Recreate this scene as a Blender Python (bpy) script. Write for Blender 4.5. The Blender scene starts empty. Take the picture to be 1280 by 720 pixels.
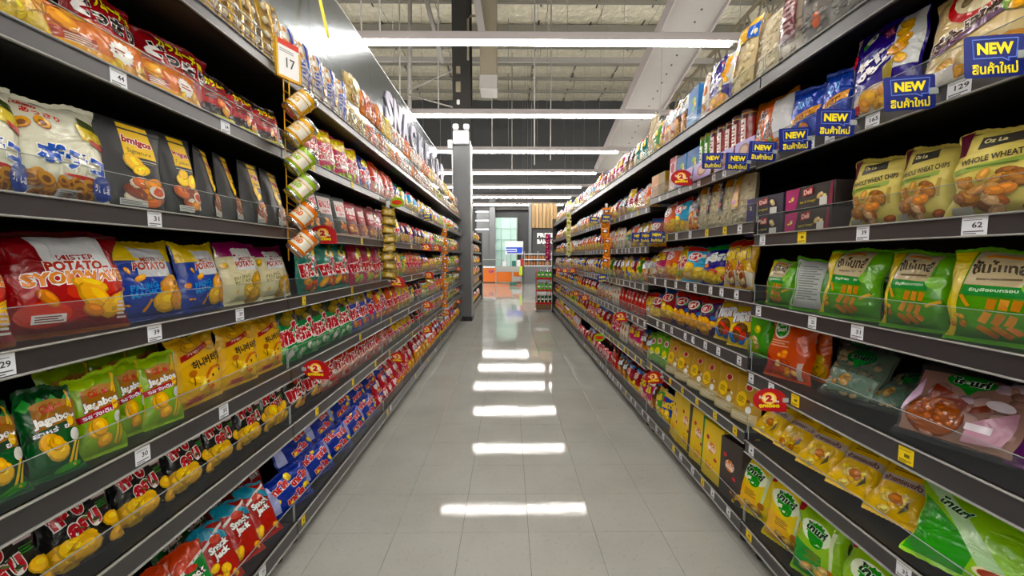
import bpy, bmesh, math, random
from mathutils import Vector, Matrix, Euler
S = bpy.context.scene
COL = S.collection
R = math.radians
# ---------------------------------------------------------------- camera
F, PITCH, YAW, HC = 514.7, R(4.34), R(0.4975), 1.26
cd = bpy.data.cameras.new('camera'); cam = bpy.data.objects.new('camera', cd); COL.objects.link(cam)
cd.sensor_width = 36; cd.lens = F / 1280 * 36; cd.clip_start = .02; cd.clip_end = 200
cam.location = (0, 0, HC); cam.rotation_euler = (R(90) - PITCH, 0, -YAW)
S.camera = cam
# ---------------------------------------------------------------- world, exposure
w = bpy.data.worlds.new('world'); S.world = w; w.use_nodes = True
w.node_tree.nodes['Background'].inputs[0].default_value = (.95, .97, 1, 1)
w.node_tree.nodes['Background'].inputs[1].default_value = .25
vs = S.view_settings
vs.view_transform = 'Standard'; vs.look = 'None'; vs.gamma = 1; vs.use_curve_mapping = False
vs.exposure = 0.0
LAMP = 56.0         # emission of the ceiling tubes
try:
    S.cycles.max_bounces = 8; S.cycles.transparent_max_bounces = 16; S.cycles.caustics_reflective = False; S.cycles.caustics_refractive = False
    S.cycles.sample_clamp_indirect = 6
except Exception: pass
rnd = random.Random(7)

CP, SP, CY, SY = math.cos(PITCH), math.sin(PITCH), math.cos(YAW), math.sin(YAW)
def P(px, py, Y):
    "point seen at photo pixel (px,py) on the plane at depth Y"
    a, b = (px - 640) / F, (360 - py) / F
    x, y, z = a, CP + b * SP, -SP + b * CP
    x, y = x * CY + y * SY, -x * SY + y * CY
    t = Y / y
    return Vector((x * t, Y, HC + z * t))
def Yat(px, X, Z):
    "depth at which the line (X,*,Z) crosses photo column px"
    a = (px - 640) / F; z = Z - HC
    # (X c - Y s) = a*((X s + Y c) cp - z sp)
    return (X * CY - a * (X * SY * CP - z * SP)) / (a * CY * CP + SY)
# ---------------------------------------------------------------- colours and materials
def C(h):
    h = h.lstrip('#'); o = []
    for i in (0, 2, 4):
        c = int(h[i:i + 2], 16) / 255
        o.append(c / 12.92 if c <= .04045 else ((c + .055) / 1.055) ** 2.4)
    return (*o, 1.)
MATS = {}
def newmat(name):
    m = bpy.data.materials.new(name); m.use_nodes = True; MATS[name] = m
    nt = m.node_tree; return m, nt, nt.nodes['Principled BSDF'], nt.nodes, nt.links
def plain(name, col, rough=.5, metal=0, noise=0, nscale=8, bump=0, bscale=40, spec=.5, coat=0, stretch=None, bdist=.01):
    m, nt, b, N, L = newmat(name)
    b.inputs['Base Color'].default_value = C(col); b.inputs['Roughness'].default_value = rough; b.inputs['Metallic'].default_value = metal
    b.inputs['Specular IOR Level'].default_value = spec; b.inputs['Coat Weight'].default_value = coat
    tc = N.new('ShaderNodeTexCoord'); vec = tc.outputs['Object']
    if stretch:
        mp = N.new('ShaderNodeMapping'); mp.inputs['Scale'].default_value = stretch; L.new(vec, mp.inputs[0]); vec = mp.outputs[0]
    if noise:
        n = N.new('ShaderNodeTexNoise'); n.inputs['Scale'].default_value = nscale; n.inputs['Detail'].default_value = 4; L.new(vec, n.inputs['Vector'])
        mx = N.new('ShaderNodeMix'); mx.data_type = 'RGBA'; mx.blend_type = 'MULTIPLY'; mx.inputs[0].default_value = noise
        mx.inputs[6].default_value = C(col); L.new(n.outputs['Color'], mx.inputs[7])
        r = N.new('ShaderNodeValToRGB'); r.color_ramp.elements[0].color = (.25, .25, .25, 1); r.color_ramp.elements[1].color = (1.4, 1.4, 1.4, 1)
        L.new(n.outputs['Fac'], r.inputs[0]); L.new(r.outputs[0], mx.inputs[7]); L.new(mx.outputs[2], b.inputs['Base Color'])
    if bump:
        n = N.new('ShaderNodeTexNoise'); n.inputs['Scale'].default_value = bscale; n.inputs['Detail'].default_value = 3; L.new(vec, n.inputs['Vector'])
        bp = N.new('ShaderNodeBump'); bp.inputs['Strength'].default_value = bump; bp.inputs['Distance'].default_value = bdist
        L.new(n.outputs['Fac'], bp.inputs['Height']); L.new(bp.outputs[0], b.inputs['Normal'])
    return m
def printed(name, rough, bump, bscale, metal=0, spec=.5, coat=0):
    "printed surface: colour from the mesh's print colours, crinkle differs per object"
    m, nt, b, N, L = newmat(name)
    at = N.new('ShaderNodeAttribute'); at.attribute_name = 'Col'; hs = N.new('ShaderNodeHueSaturation'); hs.inputs['Saturation'].default_value = 1.14; hs.inputs['Value'].default_value = 1.24; L.new(at.outputs['Color'], hs.inputs['Color']); L.new(hs.outputs[0], b.inputs['Base Color'])
    b.inputs['Roughness'].default_value = rough; b.inputs['Metallic'].default_value = metal; b.inputs['Specular IOR Level'].default_value = spec
    b.inputs['Coat Weight'].default_value = coat; b.inputs['Coat Roughness'].default_value = .12
    if bump:
        tc = N.new('ShaderNodeTexCoord'); oi = N.new('ShaderNodeObjectInfo')
        ad = N.new('ShaderNodeVectorMath'); ad.operation = 'ADD'; ml = N.new('ShaderNodeMath'); ml.operation = 'MULTIPLY'; ml.inputs[1].default_value = 30
        L.new(oi.outputs['Random'], ml.inputs[0]); L.new(tc.outputs['Object'], ad.inputs[0]); L.new(ml.outputs[0], ad.inputs[1])
        n = N.new('ShaderNodeTexNoise'); n.inputs['Scale'].default_value = bscale; n.inputs['Detail'].default_value = 2; n.inputs['Distortion'].default_value = 1.2
        L.new(ad.outputs[0], n.inputs['Vector'])
        bp = N.new('ShaderNodeBump'); bp.inputs['Strength'].default_value = bump; bp.inputs['Distance'].default_value = .012
        L.new(n.outputs['Fac'], bp.inputs['Height']); L.new(bp.outputs[0], b.inputs['Normal']); L.new(bp.outputs[0], b.inputs['Coat Normal'])
    return m
def clear(name, tint, fac, rough, bump=0, bscale=30, edge=.3, blend=.12):
    m, nt, b, N, L = newmat(name)
    N.remove(b); out = N['Material Output']
    tr = N.new('ShaderNodeBsdfTransparent'); tr.inputs[0].default_value = C(tint)
    gl = N.new('ShaderNodeBsdfPrincipled'); gl.inputs['Base Color'].default_value = C('#c8ccd0'); gl.inputs['Roughness'].default_value = rough; gl.inputs['Specular IOR Level'].default_value = 1.
    lw = N.new('ShaderNodeLayerWeight'); lw.inputs[0].default_value = blend
    mr = N.new('ShaderNodeMapRange'); mr.inputs[3].default_value = fac; mr.inputs[4].default_value = min(1, fac + edge)
    L.new(lw.outputs['Fresnel'], mr.inputs[0])
    mx = N.new('ShaderNodeMixShader'); L.new(mr.outputs[0], mx.inputs[0]); L.new(tr.outputs[0], mx.inputs[1]); L.new(gl.outputs[0], mx.inputs[2]); L.new(mx.outputs[0], out.inputs[0])
    if bump:
        tc = N.new('ShaderNodeTexCoord'); n = N.new('ShaderNodeTexNoise'); n.inputs['Scale'].default_value = bscale; n.inputs['Detail'].default_value = 2; n.inputs['Distortion'].default_value = 2
        L.new(tc.outputs['Object'], n.inputs['Vector'])
        bp = N.new('ShaderNodeBump'); bp.inputs['Strength'].default_value = bump; bp.inputs['Distance'].default_value = .02
        L.new(n.outputs['Fac'], bp.inputs['Height']); L.new(bp.outputs[0], gl.inputs['Normal']); L.new(bp.outputs[0], lw.inputs['Normal'])
    return m
def emit(name, col, s):
    m, nt, b, N, L = newmat(name)
    b.inputs['Base Color'].default_value = C(col); b.inputs['Emission Color'].default_value = C(col); b.inputs['Emission Strength'].default_value = s
    return m
printed('film', .24, .65, 18, coat=.4)
printed('matte_film', .42, .25, 20)
printed('foil_film', .22, .8, 24, metal=.2, coat=.3)
printed('paper', .5, 0, 1)
printed('card', .45, 0, 1)
clear('clear_film', '#fafaf8', .05, .2, .6, 28, .3, .15)
clear('acrylic', '#f5f7f6', .03, .1, edge=.18, blend=.06)
plain('acrylic_edge', '#aab0ae', .2)
plain('shelf_black', '#121212', .45, noise=.3)
plain('back_black', '#0d0d0d', .6)
plain('rail_grey', '#363336', .32, spec=.8, noise=.2, nscale=14, stretch=(1, .15, 3))
plain('rail_edge', '#9c9c98', .3, spec=.6)
plain('wire_steel', '#8f8f8c', .3, metal=.9)
plain('upright_black', '#161616', .5)
plain('rubber', '#0c0c0c', .7)
plain('brushed_steel', '#8a9095', .21, metal=1, stretch=(1, .4, 14), bump=.12, bscale=1.5)
plain('white_paint', '#a6a29e', .5, noise=.08)
plain('trunk_white', '#b3abab', .45)
plain('purlin', '#8f8c82', .55, noise=.2)
plain('dark_paint', '#2c2a28', .55, noise=.15)
plain('wall_dark', '#3d3e40', .7, noise=.12, nscale=2)
plain('wall_light', '#9a9a98', .8)
plain('column_grey', '#66696c', .35, noise=.12, nscale=4, spec=.4)
plain('foil_ceiling', '#ece5cf', .4, metal=.3, noise=.45, nscale=7, bump=1, bscale=4, bdist=.12)
plain('roof', '#8a867c', .7)
plain('beige_duct', '#8f8572', .6, noise=.1)
plain('yellow_plastic', '#e0aa0a', .35)
plain('red_plastic', '#b0140f', .35)
plain('white_plastic', '#e4e6ea', .35)
plain('tin', '#c9c9c4', .25, metal=.9)
plain('orange_panel', '#e0731a', .45)
plain('steel', '#a8a9a6', .3, metal=.8, noise=.1)
plain('glass_green', '#9fc3b8', .15)
plain('wood_a', '#8f7045', .5, noise=.35, nscale=6, stretch=(6, 6, .6))
plain('wood_b', '#9c7c4e', .5, noise=.35, nscale=6, stretch=(6, 6, .6))
plain('teal_plastic', '#0c6a5c', .5)
plain('carton', '#7a5a3a', .7, noise=.2)
plain('bread', '#b9783c', .6, noise=.3, nscale=30)
plain('lime_card', '#b4d21f', .5)
plain('sign_lilac', '#a9a6ba', .4)
emit('tube', '#fffaf2', LAMP)
emit('lit_glass', '#a8c8be', .3)
emit('lamp_white', '#f2f6ff', 1.2)
def floor_mat(name, joints):
    m, nt, b, N, L = newmat(name)
    tc = N.new('ShaderNodeTexCoord'); gp = N.new('ShaderNodeNewGeometry')
    n = N.new('ShaderNodeTexNoise'); n.inputs['Scale'].default_value = 2.2; n.inputs['Detail'].default_value = 6; L.new(gp.outputs['Position'], n.inputs['Vector'])
    n3 = N.new('ShaderNodeTexNoise'); n3.inputs['Scale'].default_value = 60; n3.inputs['Detail'].default_value = 3; L.new(gp.outputs['Position'], n3.inputs['Vector'])
    r = N.new('ShaderNodeValToRGB'); r.color_ramp.elements[0].position = .3; r.color_ramp.elements[0].color = C('#a5a59e'); r.color_ramp.elements[1].position = .75; r.color_ramp.elements[1].color = C('#b3b3ad')
    L.new(n.outputs['Fac'], r.inputs[0]); col = r.outputs[0]
    r3 = N.new('ShaderNodeValToRGB'); r3.color_ramp.elements[0].position = .28; r3.color_ramp.elements[0].color = C('#a5a39c'); r3.color_ramp.elements[1].position = .4; r3.color_ramp.elements[1].color = (1, 1, 1, 1)
    L.new(n3.outputs['Fac'], r3.inputs[0])
    mm = N.new('ShaderNodeMix'); mm.data_type = 'RGBA'; mm.blend_type = 'MULTIPLY'; mm.inputs[0].default_value = .25; L.new(col, mm.inputs[6]); L.new(r3.outputs[0], mm.inputs[7]); col = mm.outputs[2]
    if joints:
        br = N.new('ShaderNodeTexBrick'); br.offset = 0; br.inputs['Scale'].default_value = 1; br.inputs['Brick Width'].default_value = .305; br.inputs['Row Height'].default_value = .305
        br.inputs['Mortar Size'].default_value = .0012; br.inputs['Color1'].default_value = br.inputs['Color2'].default_value = (1, 1, 1, 1); br.inputs['Mortar'].default_value = C('#8f8d84')
        mp = N.new('ShaderNodeMapping'); mp.inputs['Location'].default_value = (.519, -1.799, 0); L.new(gp.outputs['Position'], mp.inputs[0]); L.new(mp.outputs[0], br.inputs['Vector'])
        m2 = N.new('ShaderNodeMix'); m2.data_type = 'RGBA'; m2.blend_type = 'MULTIPLY'; m2.inputs[0].default_value = 1; L.new(col, m2.inputs[6]); L.new(br.outputs['Color'], m2.inputs[7]); col = m2.outputs[2]
    L.new(col, b.inputs['Base Color'])
    b.inputs['Roughness'].default_value = .03; b.inputs['Specular IOR Level'].default_value = .26
    n2 = N.new('ShaderNodeTexNoise'); n2.inputs['Scale'].default_value = 9; n2.inputs['Detail'].default_value = 6; n2.inputs['Roughness'].default_value = .65; L.new(gp.outputs['Position'], n2.inputs['Vector'])
    bp = N.new('ShaderNodeBump'); bp.inputs['Strength'].default_value = .022; bp.inputs['Distance'].default_value = .02; L.new(n2.outputs['Fac'], bp.inputs['Height']); L.new(bp.outputs[0], b.inputs['Normal'])
floor_mat('floor_tile', False); floor_mat('floor_far', True)

# ---------------------------------------------------------------- mesh helpers
class Acc:
    "collects faces (with print colour and material) into one mesh"
    def __init__(s): s.v = []; s.f = []; s.c = []; s.m = []; s.mats = []; s.sm = []
    def slot(s, mat):
        if mat not in s.mats: s.mats.append(mat)
        return s.mats.index(mat)
    def add(s, vs, fs, mat, col=None, smooth=False):
        o = len(s.v); s.v += [tuple(q) for q in vs]; k = s.slot(mat)
        multi = isinstance(col, list)
        for i, f in enumerate(fs):
            s.f.append([o + j for j in f]); s.c.append((col[i] if multi else col) or (1, 1, 1, 1)); s.m.append(k); s.sm.append(smooth)
        return s
    def box(s, a, b, mat, col=None):
        (x0, y0, z0), (x1, y1, z1) = a, b
        v = [(x0, y0, z0), (x1, y0, z0), (x1, y1, z0), (x0, y1, z0), (x0, y0, z1), (x1, y0, z1), (x1, y1, z1), (x0, y1, z1)]
        return s.add(v, [(0, 3, 2, 1), (4, 5, 6, 7), (0, 1, 5, 4), (1, 2, 6, 5), (2, 3, 7, 6), (3, 0, 4, 7)], mat, col)
    def bbox(s, a, b, mat, col=None, bev=.003):
        "box with bevelled edges"
        bm = bmesh.new(); bmesh.ops.create_cube(bm, size=1)
        for q in bm.verts: q.co = Vector([(a[i] + b[i]) / 2 + q.co[i] * (b[i] - a[i]) for i in range(3)])
        bmesh.ops.bevel(bm, geom=bm.edges[:], offset=bev, segments=1, affect='EDGES')
        bm.verts.index_update(); s.add([q.co for q in bm.verts], [[q.index for q in f.verts] for f in bm.faces], mat, col); bm.free(); return s
    def tube(s, pts, r, mat, col=None, n=8, cap=True):
        pts = [Vector(p) for p in pts]; vs, fs = [], []
        for i, p in enumerate(pts):
            d = (pts[min(i + 1, len(pts) - 1)] - pts[max(i - 1, 0)]).normalized()
            u = d.cross(Vector((0, 0, 1)) if abs(d.z) < .9 else Vector((1, 0, 0))).normalized(); w_ = d.cross(u)
            rr = r[i] if isinstance(r, (list, tuple)) else r
            for k in range(n):
                a = 2 * math.pi * k / n; vs.append(p + (u * math.cos(a) + w_ * math.sin(a)) * rr)
        for i in range(len(pts) - 1):
            for k in range(n): fs.append((i * n + k, i * n + (k + 1) % n, (i + 1) * n + (k + 1) % n, (i + 1) * n + k))
        if cap: fs += [tuple(range(n))[::-1], tuple((len(pts) - 1) * n + k for k in range(n))]
        return s.add(vs, fs, mat, col, True)
    def bar(s, a, b, wx, wz, mat, col=None):
        "rectangular bar from a to b"
        a, b = Vector(a), Vector(b); d = (b - a).normalized()
        u = d.cross(Vector((0, 0, 1)) if abs(d.z) < .95 else Vector((0, 1, 0))).normalized(); w_ = u.cross(d)
        vs = [p + u * (sx * wx / 2) + w_ * (sz * wz / 2) for p in (a, b) for sx, sz in ((-1, -1), (1, -1), (1, 1), (-1, 1))]
        return s.add(vs, [(0, 1, 2, 3), (7, 6, 5, 4), (0, 4, 5, 1), (1, 5, 6, 2), (2, 6, 7, 3), (3, 7, 4, 0)], mat, col)
    def lathe(s, prof, mat, col=None, n=20, c=(0, 0, 0)):
        "prof: (r, z) pairs; col may be a list per ring band"
        vs = [(c[0] + r * math.sin(2 * math.pi * k / n), c[1] - r * math.cos(2 * math.pi * k / n), c[2] + z) for r, z in prof for k in range(n)]
        for i in range(len(prof) - 1):
            fs = [(i * n + k, i * n + (k + 1) % n, (i + 1) * n + (k + 1) % n, (i + 1) * n + k) for k in range(n)]
            if i == 0: base = len(s.v); s.v += [tuple(q) for q in vs]
            k_ = s.slot(mat[i] if isinstance(mat, list) else mat); cc = col[i] if isinstance(col, list) else col
            for f in fs: s.f.append([base + j for j in f]); s.c.append(cc or (1, 1, 1, 1)); s.m.append(k_); s.sm.append(True)
        return s
    def ball(s, c, r, mat, col=None, n=7, m=5, sq=(1, 1, 1), rot=None):
        vs = []; rot = rot or Matrix.Identity(3)
        for i in range(m + 1):
            t = math.pi * i / m
            for k in range(n):
                a = 2 * math.pi * k / n
                vs.append(Vector(c) + rot @ Vector((r * sq[0] * math.sin(t) * math.cos(a), r * sq[1] * math.sin(t) * math.sin(a), r * sq[2] * math.cos(t))))
        return s.add(vs, [(i * n + k, (i + 1) * n + k, (i + 1) * n + (k + 1) % n, i * n + (k + 1) % n) for i in range(m) for k in range(n)], mat, col, True)
    def join(s, o):
        b = len(s.v); s.v += o.v; mp = [s.slot(q) for q in o.mats]
        s.f += [[b + j for j in f] for f in o.f]; s.c += o.c; s.m += [mp[k] for k in o.m]; s.sm += o.sm
        return s
    def mesh(s, name):
        me = bpy.data.meshes.new(name); me.from_pydata(s.v, [], s.f)
        for q in s.mats: me.materials.append(MATS[q])
        me.polygons.foreach_set('material_index', s.m); me.polygons.foreach_set('use_smooth', s.sm)
        at = me.color_attributes.new('Col', 'FLOAT_COLOR', 'CORNER')
        buf = []
        for f, c in zip(s.f, s.c): buf += list(c) * len(f)
        at.data.foreach_set('color', buf); me.update(); return me
    def obj(s, name, parent=None, **k): return link(name, s.mesh(name), parent, **k)
def link(name, me, parent=None, label=None, cat=None, group=None, kind=None, loc=None):
    o = bpy.data.objects.new(name, me); COL.objects.link(o)
    if parent: o.parent = parent
    if loc is not None: o.location = loc
    if label: o['label'] = label
    if cat: o['category'] = cat
    if group: o['group'] = group
    if kind: o['kind'] = kind
    return o
def empty(name, loc=(0, 0, 0), **k):
    o = link(name, None, loc=loc, **k); o.empty_display_size = .1; return o

# ---------------------------------------------------------------- lettering
TXT = {}
def glyphs(txt, off=0.0):
    key = (txt, off)
    if key not in TXT:
        cu = bpy.data.curves.new('t', 'FONT'); cu.body = txt; cu.size = 1; cu.resolution_u = 2; cu.offset = off; cu.align_x = 'CENTER'; cu.space_line = .85
        o = bpy.data.objects.new('t', cu); COL.objects.link(o)
        dg = bpy.context.evaluated_depsgraph_get(); dg.update(); me = o.evaluated_get(dg).to_mesh()
        TXT[key] = ([(v.co.x, v.co.y) for v in me.vertices], [tuple(p.vertices) for p in me.polygons])
        o.evaluated_get(dg).to_mesh_clear(); bpy.data.objects.remove(o); bpy.data.curves.remove(cu)
    return TXT[key]
def text2d(txt, w, h, bold=.012, out=None):
    "faces of a text stretched to the box w x h about the origin, and of its outline"
    v, f = glyphs(txt, bold)
    if not v: return ([], []), None
    x0, x1 = min(p[0] for p in v), max(p[0] for p in v); y0, y1 = min(p[1] for p in v), max(p[1] for p in v)
    fit = lambda q: [((x - (x0 + x1) / 2) * w / (x1 - x0), (y - (y0 + y1) / 2) * h / (y1 - y0)) for x, y in q]
    o = None
    if out: ov, of = glyphs(txt, bold + out); o = (fit(ov), of)
    return (fit(v), f), o
def flat_text(acc, txt, M, w, h, mat, col, bold=.012):
    "text laid on a plane: M maps (x,y,0) to the place"
    (v, f), _ = text2d(txt, w, h, bold)
    return acc.add([M @ Vector((x, y, 0)) for x, y in v], f, mat, col)
# ---------------------------------------------------------------- packs: shapes
class Shape:
    nx, ny = 12, 14
    def __init__(s, W, H, T, seed=0):
        s.W, s.H, s.T = W, H, T; r = random.Random(seed * 77 + 5); s.r = r
        s.ph = [r.uniform(0, 6.28) for _ in range(8)]
        s.cr = [(r.uniform(-.8, .8), r.uniform(.15, .85), r.uniform(0, 3.14), r.uniform(.5, 1)) for _ in range(5)]
        s.sk = r.uniform(-.035, .035)
    def wrinkle(s, x, y):
        a = 0
        for cx, cy, an, am in s.cr:
            dx, dy = (x - cx), (y - cy) * 2 * s.H / s.W
            d = dx * math.cos(an) + dy * math.sin(an); l = -dx * math.sin(an) + dy * math.cos(an)
            a += am * .005 * math.exp(-(d / .12) ** 2 - (l / .6) ** 2)
        return a
class Pillow(Shape):
    seal = .045
    def S(s, x, y):
        sl = s.seal; v = min(1, max(0, (y - sl) / (1 - 2 * sl))); t = (4 * v * (1 - v)) ** .5
        e = max(0, 1 - abs(x) ** 3.6) ** .75
        d = s.T * .42 * t * e - s.wrinkle(x, y) * min(1, t * 1.5) * e * s.T / .08
        pl = math.exp(-v * 10) + math.exp(-(1 - v) * 10)
        d += .0028 * pl * math.sin(x * 11 + s.ph[0]) * (1 if 0 < v < 1 else .25) * e
        xx = x * s.W / 2 * (1 - .07 * t) + s.sk * (y - .5) * s.W + .0045 * x * math.sin(y * 8 + s.ph[2]) * t + .003 * math.sin(y * 15 + s.ph[3] + (3 if x > 0 else 0)) * abs(x) ** 3
        z = y * s.H + max(0, y - .75) * 4 * (.006 * math.sin(x * 2.4 + s.ph[1]) + .0025 * math.sin(x * 7 + s.ph[4]))
        return xx, d, z
    def body(s, col, mat):
        a = Acc(); nx, ny, sl = s.nx, s.ny, s.seal
        ys = [sl + (1 - 2 * sl) * j / ny for j in range(ny + 1)]; xs = [math.sin(math.pi / 2 * (-1 + 2 * i / nx)) * .35 + (-1 + 2 * i / nx) * .65 for i in range(nx + 1)]
        s.xs, s.ys = xs, ys
        F_ = [(lambda q: (q[0], -q[1], q[2]))(s.S(x, y)) for y in ys for x in xs]
        B = [(lambda q: (q[0], q[1] * .85, q[2]))(s.S(x, y)) for y in ys for x in xs]
        q = nx + 1
        a.add(F_, [(j * q + i, j * q + i + 1, (j + 1) * q + i + 1, (j + 1) * q + i) for j in range(ny) for i in range(nx)], mat, col, True)
        a.add(B, [(j * q + i, (j + 1) * q + i, (j + 1) * q + i + 1, j * q + i + 1) for j in range(ny) for i in range(nx)], mat, col, True)
        return a
    def extras(s, d):
        "crimped end seals"
        o = {}
        n = 22
        for nm, y0, y1, c in (('bottom_seal', 0, s.seal, d.get('bot') or d['base']), ('top_seal', 1 - s.seal, 1, d.get('top') or d['base'])):
            a = Acc(); rows = 5; vs = []
            for j in range(rows + 1):
                yy = y0 + (y1 - y0) * j / rows
                for i in range(n + 1):
                    x = -1 + 2 * i / n; X, dd, Z = s.S(x, yy)
                    zig = (.0022 if i % 2 else 0) * ((j == rows and y1 == 1) - (j == 0 and y0 == 0))
                    vs.append((X, -dd + (.0006 if j % 2 else -.0006), Z + zig))
            q = n + 1
            a.add(vs, [(j * q + i, j * q + i + 1, (j + 1) * q + i + 1, (j + 1) * q + i) for j in range(rows) for i in range(n)], d['mat'], C(c), True)
            o[nm] = a
        return o
class Pouch(Shape):
    "stand-up pouch: wide foot, flat sealed top"
    def S(s, x, y):
        v = y; t = (1 - v) ** .65 * (1 - .18 * math.exp(-v * 14)); e = max(0, 1 - abs(x) ** 4) ** .6
        d = s.T / 2 * t * e - s.wrinkle(x, y) * e * .8
        return x * s.W / 2 * (1 - .04 * math.sin(math.pi * min(1, v * 1.2))), max(d, .0006), y * s.H
    def body(s, col, mat):
        a = Acc(); nx, ny = s.nx, s.ny; ys = [j / ny for j in range(ny + 1)]; xs = [-1 + 2 * i / nx for i in range(nx + 1)]; s.xs, s.ys = xs, ys
        G = [s.S(x, y) for y in ys for x in xs]; q = nx + 1; o = len(G)
        a.add([(g[0], -g[1], g[2]) for g in G] + [(g[0], g[1], g[2]) for g in G],
              [(j * q + i, j * q + i + 1, (j + 1) * q + i + 1, (j + 1) * q + i) for j in range(ny) for i in range(nx)] +
              [(o + j * q + i, o + (j + 1) * q + i, o + (j + 1) * q + i + 1, o + j * q + i + 1) for j in range(ny) for i in range(nx)] +
              [(i, o + i, o + i + 1, i + 1) for i in range(nx)] + [(ny * q + i, ny * q + i + 1, o + ny * q + i + 1, o + ny * q + i) for i in range(nx)], mat, col, True)
        return a
    def extras(s, d):
        a = Acc(); vs = []
        for yy, k in ((.90, 1), (.905, -1), (.915, -1), (.92, 1)):
            for i in range(9):
                X, dd, Z = s.S(-.97 + 1.94 * i / 8, yy); vs.append((X, -dd - .0012 - .001 * (k < 0), Z))
        a.add(vs, [(j * 9 + i, j * 9 + i + 1, (j + 1) * 9 + i + 1, (j + 1) * 9 + i) for j in range(3) for i in range(8)], d['mat'], C(d.get('top') or d['base']), True)
        return {'zip_ridge': a}
class Box(Shape):
    nx = ny = 1
    def S(s, x, y): return x * s.W / 2, s.T / 2, y * s.H
    def body(s, col, mat):
        s.xs, s.ys = [-1, 1], [0, 1]
        return Acc().bbox((-s.W / 2, -s.T / 2, 0), (s.W / 2, s.T / 2, s.H), mat, col, .0018)
    def extras(s, d):
        a = Acc().box((-s.W / 2 + .002, -.0004, s.H - .0002), (s.W / 2 - .002, .0004 + .01, s.H + .0008), d['mat'], C(d.get('top') or d['base']))
        return {'flap': a}
class Can(Shape):
    nx = 1
    def S(s, x, y):
        a = x * math.pi * .55; return s.W / 2 * math.sin(a), s.W / 2 * math.cos(a), y * s.H
    def body(s, col, mat):
        s.xs = [-1 + i / 8 for i in range(17)]; s.ys = [0, .5, 1]; r = s.W / 2; h = s.H
        return Acc().lathe([(0, .002), (r * .94, 0), (r, .004), (r, h * .5), (r, h - .004), (r * .97, h), (0, h)], mat, col, 22)
    def extras(s, d):
        r = s.W / 2; h = s.H
        a = Acc().lathe([(0, h + .001), (r * .9, h + .001), (r * 1.02, h + .004), (r * 1.04, h - .006), (r * 1.0, h - .012)], 'tin' if not d.get('lid') else d['mat'], C(d.get('lid') or '#c9c9c4'), 22)
        b = Acc().lathe([(r * 1.0, .008), (r * 1.03, .004), (r * 1.0, -.001), (r * .8, .001), (0, .001)], 'tin', None, 22)
        return {'lid': a, 'rim': b}
class Tray(Shape):
    "clear bag: pillow of film around its contents"
    def S(s, x, y): return Pillow.S(s, x, y)
    seal = .05
    body = Pillow.body; extras = Pillow.extras
SH = dict(pillow=Pillow, pouch=Pouch, box=Box, can=Can, clear=Tray)
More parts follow.
